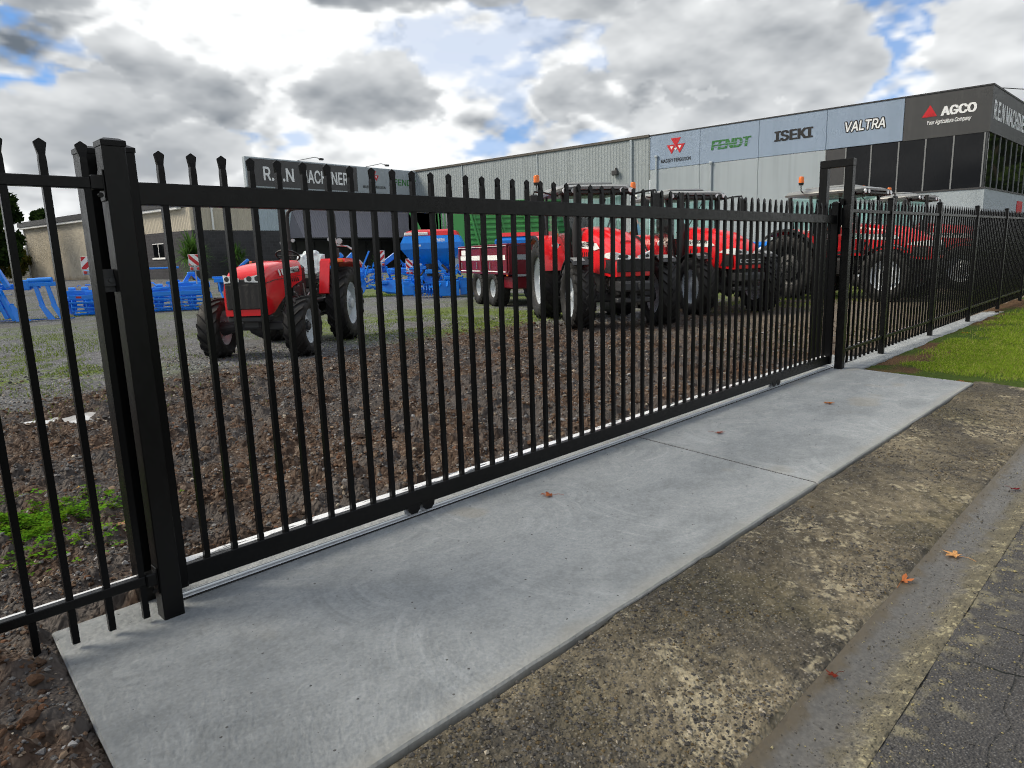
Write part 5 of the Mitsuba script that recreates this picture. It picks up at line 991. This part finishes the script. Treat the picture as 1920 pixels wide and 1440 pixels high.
t = thing('tipping_trailer', 'maroon tipping trailer with a white stripe and twin axles', 'trailer')
near = np.array([12.55, 10.55]); hv = np.array([-.40, -.917])
Ttr = trailer().place(t, pose(near[0], near[1], -.012, math.degrees(math.atan2(hv[1], hv[0]))))
def wagon():
    m = Model(); L, H = 4.2, 1.95; zb = 1.75
    def y_(z): return -.10 - .12 * (z - zb)
    n = 9; h = H / n
    for i in range(n): m.add('side_rib', [box(-L, 0, -.10, -.02, zb + i * h + .02, zb + (i + .62) * h, .02)], 'green_paint')
    m.add('side_wall', [box(-L, 0, -.02, .02, zb, zb + H), box(-.02, .02, .0, 2.3, zb, zb + H), box(-L, -L + .04, 0, 2.3, zb, zb + H)], 'green_paint')
    for i in range(4): m.add('post', [beam([-.25 - 1.15 * i, -.14, zb - .15], [-.75 - 1.15 * i, -.14, zb + H], .08, .12, .01), beam([-.12 - 1.15 * i, -.14, zb - .15], [-.62 - 1.15 * i, -.14, zb + H], .06, .03)], 'green_paint')
    m.add('top_rail', box(-L - .05, .05, -.16, .06, zb + H, zb + H + .12, .02), 'green_paint'); m.add('bottom_rail', box(-L - .05, .05, -.16, .06, zb - .14, zb - .02, .02), 'green_paint')
    m.add('headboard', [box(-L - .68, -L - .10, -.05, 0, zb + .1, zb + H, .01)], 'green_paint')
    m.add('headboard_bar', [box(-L - 1.62 + .14 * i, -L - 1.57 + .14 * i, -.06, 0, zb + .35, zb + H) for i in range(6)] + [box(-L - 1.68, -L - .70, -.08, .0, zb + .25, zb + .35), box(-L - 1.68, -L - .70, -.08, .0, zb + H, zb + H + .08)], 'green_paint')
    m.add('drawbar', [beam([-L - 2.6, .2, zb + H - .1], [-L - 1.75, .2, zb - .1], .12, .16, .02), beam([-L - 2.6, 1, 1.0], [-L, 1, 1.0], .2, .2)], 'green_paint')
    m.add('chassis', [box(-L, 0, .6, 1.7, 1.0, zb - .15, .03)], 'cast_grey')
    for i, (x, y) in enumerate(((-1.2, .25), (-2.6, .25), (-1.2, 2.05), (-2.6, 2.05))):
        nm = 'wheel' if i == 0 else f'wheel_{i:03d}'; m.add(nm + '__tyre', at(tyre_mesh(.66, .33, .55, 22, .025, .22, .03), x, y, .66), 'rubber', 35); m.add(nm + '__rim', at(rim_mesh(.33, .55, .06, -1), x, y, .66), 'two_silver', 40)
    return m
t = thing('loader_wagon', 'tall green ribbed loader wagon behind the maroon trailer', 'wagon')
wl = np.array([19.55, 19.90]) + 4.2 * np.array([.707, -.707]); wagon().place(t, pose(wl[0], wl[1], .0, -45))

# ------------------------------------------------------------------ blue implements
def warning_board(key, x, y, z, w, h, mx, flip=False, name='warning_board'):
    """red and white striped board facing -y, its lamp unit below"""
    P = lambda m: xf(m, mx)
    b = obj(name, P(box(x, x + w, y - .012, y, z, z + h, .004)), 'white_paint', key)
    sq = shapely.box(x + .01, z + .01, x + w - .01, z + h - .01); st = []
    for k in (-1.02, -.18, .66):
        c0 = x + (k + .06) * w; q = shapely.Polygon([(c0, z), (c0 + .42 * w, z), (c0 + .42 * w + h, z + h), (c0 + h, z + h)]) if not flip else shapely.Polygon([(2 * x + w - c0, z), (2 * x + w - c0 - .42 * w, z), (2 * x + w - c0 - .42 * w - h, z + h), (2 * x + w - c0 - h, z + h)])
        g_ = q.intersection(sq)
        if g_.area > 1e-4: st.append(P(xz_extrude(list(g_.exterior.coords)[:-1], y - .016, y - .0125)))
    obj(b.split('__', 1)[1] + '__stripe', st, 'text_red', key)
    obj('lamp_unit', [P(box(x + .02, x + w - .02, y - .03, y + .03, z - .17, z - .03, .015))], 'panel_light', key)
    obj('lamp', [P(tube([[x + q * w, y - .03, z - .10], [x + q * w, y - .06, z - .10]], [.055, .045], 14)) for q in (.22, .78)], 'lens_red', key)
    obj('lamp_post', [P(box(x + w * .45, x + w * .55, y + .002, y + .035, z - .75, z + .05, .005))], 'steel', key)
def place_mx(x, y, dx, dy): return pose(x, y, 0, math.degrees(math.atan2(dy, dx)))
def clutter(r, n, x0, x1, y0, y1, z0, z1, s=.12):
    out = []
    for i in range(n):
        p = np.array([r.uniform(x0, x1), r.uniform(y0, y1), r.uniform(z0, z1)]); k = r.integers(0, 4); d = s * r.uniform(.5, 1.3)
        if k == 0: out.append(box(p[0] - d, p[0] + d, p[1] - d * .5, p[1] + d * .5, p[2] - d * .5, p[2] + d * .5, d * .12))
        elif k == 1: out.append(beam(p, p + r.normal(0, 1, 3) * d * 2 + [0, 0, .01], d * .4, d * .5, .008))
        elif k == 2: out.append(tube([p - [d, 0, 0], p + [d, 0, 0]], d * .35, 10))
        else: out.append(tube([p, p + [d * .6, 0, d], p + [d * 1.6, 0, d * .6]], d * .12, 6))
    return out
# cage-roller cultivator
r = np.random.default_rng(200)
t = thing('cultivator', 'wide blue cultivator with cage roller and two striped warning boards', 'cultivator'); mx = place_mx(4.50, 22.24, .906, -.424); W_ = 4.05; P = lambda ms: [xf(m, mx) for m in (ms if isinstance(ms, list) else [ms])]
obj('frame', P([box(0, W_, .9, 1.02, .62, .74, .01), box(0, W_, 1.6, 1.72, .62, .74, .01), box(0, W_, .12, .22, .66, .80, .01)] + [box(x - .05, x + .05, .2, 1.7, .64, .72, .01) for x in np.linspace(.1, W_ - .1, 6)]), 'blue_paint', t)
for j, (x0, x1) in enumerate(((.15, 2.15), (2.3, W_ - .1))):
    bars = [tube([[x0, .15 + .26 * math.cos(a), .28 + .26 * math.sin(a)], [x1, .15 + .26 * math.cos(a + .5), .28 + .26 * math.sin(a + .5)]], .022, 6) for a in np.arange(0, 6.2, .52)]
    rings = [tube([[x, .15 + .25 * math.cos(a), .28 + .25 * math.sin(a)] for a in np.linspace(0, 6.2832, 17)], .016, 5, False) for x in np.linspace(x0, x1, 6)]
    obj('cage_roller', P(bars + rings), 'blue_paint', t)
obj('rear_beam', P([box(.1, W_ - .05, -.10, -.04, .52, .66, .01), box(.1, W_ - .05, -.12, -.08, .40, .45, .005)]), 'blue_paint', t)
obj('reflector', P([box(3.95, 4.15, -.106, -.1005, .56, .62), box(.3, .45, -.106, -.1005, .56, .62)]), 'lens_red', t)
for x in np.linspace(-.05, W_, 9): obj('disc', P([xf(revolve([(0, .06), (.12, .05), (.24, .01), (.30, -.04), (.295, -.05), (.12, .035), (0, .04)], 22), np.array([[math.cos(1.2), -math.sin(1.2), 0, x], [math.sin(1.2), math.cos(1.2), 0, .62], [0, 0, 1, .32], [0, 0, 0, 1]]))]), 'two_blue', t, 30)
obj('disc_arm', P([beam([x, .95, .66], [x + .12, .62, .34], .06, .08, .01) for x in np.linspace(-.05, W_, 9)] + [tube([[x - .08, .9, .80], [x + .10, .9, .80]], .09, 12) for x in np.linspace(0, W_, 12)]), 'blue_paint', t)
obj('bracket', P(clutter(r, 130, 0, W_, .0, 1.4, .5, .95, .085)), 'blue_paint', t)
obj('headstock', P([beam([3.2, 1.3, .7], [3.55, 1.3, 1.22], .10, .12, .01), beam([3.95, 1.3, .7], [3.6, 1.3, 1.22], .10, .12, .01), box(3.45, 3.7, 1.2, 1.4, 1.12, 1.25, .02), box(3.15, 3.95, .8, 1.4, .72, .92, .03)]), 'blue_paint', t)
obj('cross_pipe', P([tube([[.55, .3, 1.40], [3.3, .3, 1.42]], .028, 8)]), 'blue_paint', t)
warning_board(t, .50, .25, 1.45, .42, .40, mx, False); warning_board(t, 3.62, .25, 1.46, .36, .38, mx, True)
# plough at the left edge
t = thing('plough', 'blue reversible plough with bare legs and shares at the left edge', 'plough'); mx = place_mx(2.05, 21.9, .83, -.55); 
obj('main_beam', P([beam([-1.5, .6, .98], [1.6, .6, 1.02], .16, .16, .01), box(1.0, 2.2, .42, .54, 1.0, 1.12, .01), tube([[1.35, .5, 1.17], [2.0, .5, 1.19]], .075, 12), box(1.15, 1.4, .4, .56, .9, 1.2, .02)]), 'blue_paint', t)
for i, x in enumerate((-.7, -.2, 1.50, 1.82)):
    obj('leg', P([hull([[x, .42, 1.0], [x + .10, .42, 1.0], [x, .50, 1.0], [x + .10, .50, 1.0], [x + .13, .38, .36], [x + .24, .38, .36], [x + .13, .46, .36], [x + .24, .46, .36]]), hull([[x + .10, .34, .46], [x + .22, .34, .50], [x + .34, .26, .02], [x + .52, .26, .02], [x + .22, .42, .45], [x + .5, .36, .02]])]), 'blue_paint', t)
obj('share_bar', P([box(-.2, 2.5, .30, .42, .02, .05)]), 'blue_dark', t)
obj('turnover_frame', P([beam([-.55, .2, .9], [-.15, .2, 1.85], .10, .14, .01), beam([.25, .2, 1.05], [-.12, .2, 1.80], .07, .10, .01), box(-.35, .1, .1, .4, 1.65, 1.9, .03), beam([.95, .2, 1.0], [.62, .2, 1.78], .16, .12, .01), beam([.62, .2, 1.78], [.2, .2, 1.6], .12, .12, .01), beam([.7, .15, .95], [1.05, .1, .04], .14, .12, .01), hull([[.9, .1, .5], [1.05, .1, .5], [1.1, 0, .02], [1.5, 0, .02], [.95, .2, .5], [1.3, .15, .02]]), beam([-.2, .1, 1.0], [.7, .1, .35], .12, .12, .01), beam([.55, .1, 1.05], [.85, .1, .1], .10, .14, .01), tube([[-.3, 0, 1.0], [-.3, .4, 1.0]], .16, 16), tube([[-.5, .05, 1.12], [.5, .05, 1.18]], .05, 10)]), 'blue_paint', t)
for x in (-.55, -.1): obj('disc', P([xf(revolve([(0, .03), (.28, .02), (.34, 0), (.28, -.02), (0, -.03)], 24), np.array([[.6, -.8, 0, x], [.8, .6, 0, .0], [0, 0, 1, .36], [0, 0, 0, 1]]))]), 'two_blue', t, 30)
obj('linkage', P(clutter(r, 34, -.9, .9, -.1, .5, .45, 1.3, .10)), 'blue_paint', t); obj('hose', P([tube([[-.3, .1, 1.2], [.1, .0, 1.35], [.7, .1, 1.1]], .014, 6)]), 'rubbish_dark', t); obj('pin', P([tube([[-.28, -.03, 1.0], [-.28, .0, 1.0]], .06, 12), tube([[.75, .2, .8], [1.0, .2, .8]], .02, 8)]), 'steel', t)
# subsoiler behind the open tractor's nose
t = thing('subsoiler', 'low blue tined implement behind the nose of the small red tractor', 'implement'); mx = place_mx(9.75, 23.4, .72, -.69)
obj('beam', P([box(-.1, 1.35, 0, .14, .80, .95, .01), box(-.2, 1.0, .1, .2, .95, 1.02, .01)]), 'blue_paint', t); obj('headstock', P([hull([[.75, 0, .95], [1.05, 0, .95], [.85, 0, 1.35], [1.0, 0, 1.35], [.75, .12, .95], [1.05, .12, .95], [.85, .12, 1.35], [1.0, .12, 1.35]]), beam([.85, .05, 1.3], [1.25, .05, 1.62], .10, .10, .01), box(.9, 1.4, 0, .12, 1.28, 1.38, .01)]), 'blue_paint', t)
for x in (.05, .35, .65, .95): obj('tine', P([beam([x, .07, .85], [x + .08, .0, .40], .05, .09, .01), beam([x + .08, .0, .42], [x + .22, -.12, .08], .05, .08, .01)]), 'blue_paint', t)
obj('shadow_plate', P([box(-.05, 1.3, .2, .24, .45, .8)]), 'blue_dark', t)  # dark blue plate set behind the tines
# disc plough beside the seeder
t = thing('disc_plough', 'blue disc and mouldboard plough standing under the grey awning', 'plough'); mx = place_mx(14.35, 21.1, .72, -.69)
obj('main_beam', P([beam([-.5, .5, 1.0], [3.6, .5, 1.05], .16, .18, .01), beam([-.8, .3, 1.15], [.5, .3, .95], .20, .22, .02), box(-.7, .35, .1, .5, .72, 1.05, .04), box(1.3, 2.3, .1, .5, .85, 1.1, .03)]), 'blue_paint', t)
for x, s_ in ((.0, .46), (3.0, .30)): obj('disc', P([xf(revolve([(0, .10), (.2, .09), (.38, .03), (.46, -.04), (.45, -.05), (.2, .07), (0, .08)], 26), np.array([[s_ / .46 * math.cos(.35), -math.sin(.35), 0, x], [math.sin(.35), math.cos(.35), 0, -.1], [0, 0, s_ / .46, s_ + .02], [0, 0, 0, 1]]))]), 'two_blue', t, 30)
obj('mouldboard', P([hull([[.85, -.1, .62], [1.95, -.1, .66], [1.1, -.25, .22], [1.95, -.30, .10], [.9, .1, .62], [1.95, .1, .66], [1.3, -.1, .10]])]), 'blue_paint', t)
obj('side_plate', P([hull([[-.7, .1, .7], [-.1, .1, .7], [-.6, 0, .02], [.25, 0, .02], [-.6, .12, .02], [.25, .12, .02], [-.7, .2, .7], [-.1, .2, .7]])]), 'blue_paint', t)
for x0, x1 in ((-.65, -.05), (.95, 1.75), (-1.2, -.5)): obj('arm', P([beam([x0, .3, 1.15], [x1, .3, 1.72], .14, .20, .02)]), 'blue_paint', t)
obj('ram', P([tube([[.05, .25, 1.62], [.45, .25, 1.15]], .03, 8)]), 'steel', t); obj('linkage', P(clutter(r, 170, -.6, 3.5, -.2, .5, .25, 1.25, .12) + clutter(r, 40, 2.0, 3.8, -.3, .3, .1, .6, .12)), 'blue_paint', t)
obj('frame_post', P([box(2.55, 3.5, .2, .28, 1.38, 1.46, .01), box(2.95, 3.08, .2, .28, 1.0, 1.40, .01), box(2.5, 2.6, .2, .3, .9, 1.4, .01)]), 'blue_paint', t)
obj('tine', P([tube([[x, -.1, .62], [x + .05, -.25, .4], [x - .02, -.2, .15]], .02, 6) for x in np.linspace(2.1, 3.6, 8)] + [tube([[2.1, -.05 + .1 * i, .62 + .08 * i], [3.6, -.05 + .1 * i, .62 + .08 * i]], .03, 6) for i in range(4)]), 'blue_paint', t)
warning_board(t, .92, .2, 1.36, .30, .46, mx, False)
# seed drill with hopper
t = thing('seed_drill', 'blue seed drill with a big faceted hopper under a red lid', 'seed drill'); mx = place_mx(14.55, 18.15, .707, -.707)
def hop(x0, x1, y0, y1, zt, zm, zb_, ins):
    return hull([[x, y, zt] for x in (x0 + .12, x1 - .12) for y in (y0 + .1, y1 - .1)] + [[x, y, zm] for x in (x0, x1) for y in (y0, y1)] + [[x, y, zm - .22] for x in (x0, x1) for y in (y0, y1)] + [[x, y, zb_] for x in (x0 + ins, x1 - ins) for y in (y0 + .45, y1 - .45)])
obj('hopper', P([hop(.0, 2.25, -.1, 1.7, 2.28, 2.02, 1.05, .55)]), 'blue_paint', t)
obj('lid', P([hull([[x, y, 2.285] for x in (.14, 2.11) for y in (0, 1.6)] + [[x, y, 2.44] for x in (.2, 2.05) for y in (.1, 1.5)] + [[x, y, 2.52] for x in (.45, 1.8) for y in (.4, 1.2)])]), 'text_red', t)
obj('lid_edge', P([box(.14, 1.02, -.012, .08, 2.30, 2.41, .02)]), 'white_paint', t)
obj('lettering', P([trimesh.Trimesh(np.stack([(v := np.asarray(m_.vertices))[:, 0] * .62 + 1.25, -.085 - v[:, 2] - (v[:, 1]) * -.30, 2.06 + v[:, 1]], 1), m_.faces, process=False) for m_ in [meshkit.text_mesh('LEMKEN', .11, .004, True)]]), 'text_white', t)
obj('maker_mark', P([box(.55, .75, -.106, -.1005, 1.90, 1.96)]), 'text_white', t)
obj('support', P([beam([.5, .6, .5], [.6, .6, 1.3], .12, .12, .01), beam([1.75, .6, .5], [1.6, .6, 1.3], .12, .12, .01), box(.7, 1.1, .0, .6, .55, 1.15, .03), beam([1.3, .1, 1.35], [1.75, .0, .75], .12, .16, .02)]), 'blue_paint', t)
obj('fan', P([tube([[2.0, -.15, 1.18], [2.0, .12, 1.18]], .24, 18)]), 'panel_light', t)
obj('distributor', P([tube([[1.0, .1, .8], [1.0, .1, 1.25]], .14, 12), tube([[1.2, -.1, 1.1], [1.4, -.2, .8], [1.3, -.1, .6]], .04, 6), tube([[.9, -.1, 1.1], [.7, -.2, .85], [.8, -.1, .55]], .04, 6), tube([[1.5, -.1, 1.2], [1.7, -.2, 1.0], [1.6, .1, .7]], .05, 6)]), 'rubbish_dark', t)
for q in (box(1.22, 2.12, -.35, -.30, .06, .62, .02), box(2.14, 2.9, -.2, -.15, .08, .7, .02), box(.0, .42, -.1, -.06, .12, .5, .02)): obj('side_plate', P([q]), 'blue_paint', t)
obj('tine', P([tube([[x, -.2, .5], [x + .04, -.32, .3], [x - .03, -.28, .08]], .02, 6) for x in np.linspace(.45, 1.2, 8)]), 'blue_paint', t)
obj('toolbar', P([box(.0, 2.9, -.1, .02, .50, .62, .01), box(.0, 2.9, .4, .52, .5, .62, .01)] + clutter(r, 130, .05, 2.3, -.3, .4, .3, 1.2, .11)), 'blue_paint', t)
obj('hub', P([tube([[.62, -.2, .66], [.62, -.26, .66]], [.09, .06], 12), tube([[.5, -.1, 1.3], [.55, -.15, 1.36]], .06, 8), tube([[.7, -.15, 1.2], [.72, -.2, 1.24]], .05, 8)]), 'steel', t)
warning_board(t, .12, .15, 1.02, .26, .44, mx, True)
# second hopper behind the nearest cab tractor, and a blue roller behind the second
t = thing('seed_hopper', 'second blue hopper with a red lid, behind the rear wheel of the nearest cab tractor', 'hopper'); mx = place_mx(16.35, 15.0, .707, -.707)
obj('body', P([hop(.0, 2.4, 0, 1.6, 2.13, 2.00, 1.2, .4)]), 'blue_paint', t); obj('lid', P([hull([[x, y, 2.135] for x in (.12, 2.28) for y in (.05, 1.5)] + [[x, y, 2.27] for x in (.25, 2.1) for y in (.2, 1.3)])]), 'text_red', t)
obj('frame', P([box(.3, .45, .3, 1.2, 0, 1.3, .02), box(1.9, 2.05, .3, 1.2, 0, 1.3, .02), box(-.2, 2.6, .2, .4, .3, .5, .02)]), 'blue_paint', t)
t = thing('grain_drill', 'blue and white machine showing between the second and third cab tractors', 'seed drill'); mx = place_mx(21.0, 8.2, .35, -.94)
obj('hopper', P([hop(-.4, 2.2, 0, 1.2, 1.66, 1.55, .9, .3)]), 'blue_paint', t); obj('side_panel', P([box(-.4, 2.2, -.06, -.01, 1.12, 1.34, .01)]), 'white_paint', t); obj('frame', P([box(-.4, 2.2, .2, .4, .3, .6, .02), box(.2, .35, .2, .9, 0, 1.0, .02), box(1.5, 1.65, .2, .9, 0, 1.0, .02), tube([[1.2, -.1, 1.0], [1.2, .2, 1.0]], .14, 14)]), 'blue_paint', t)
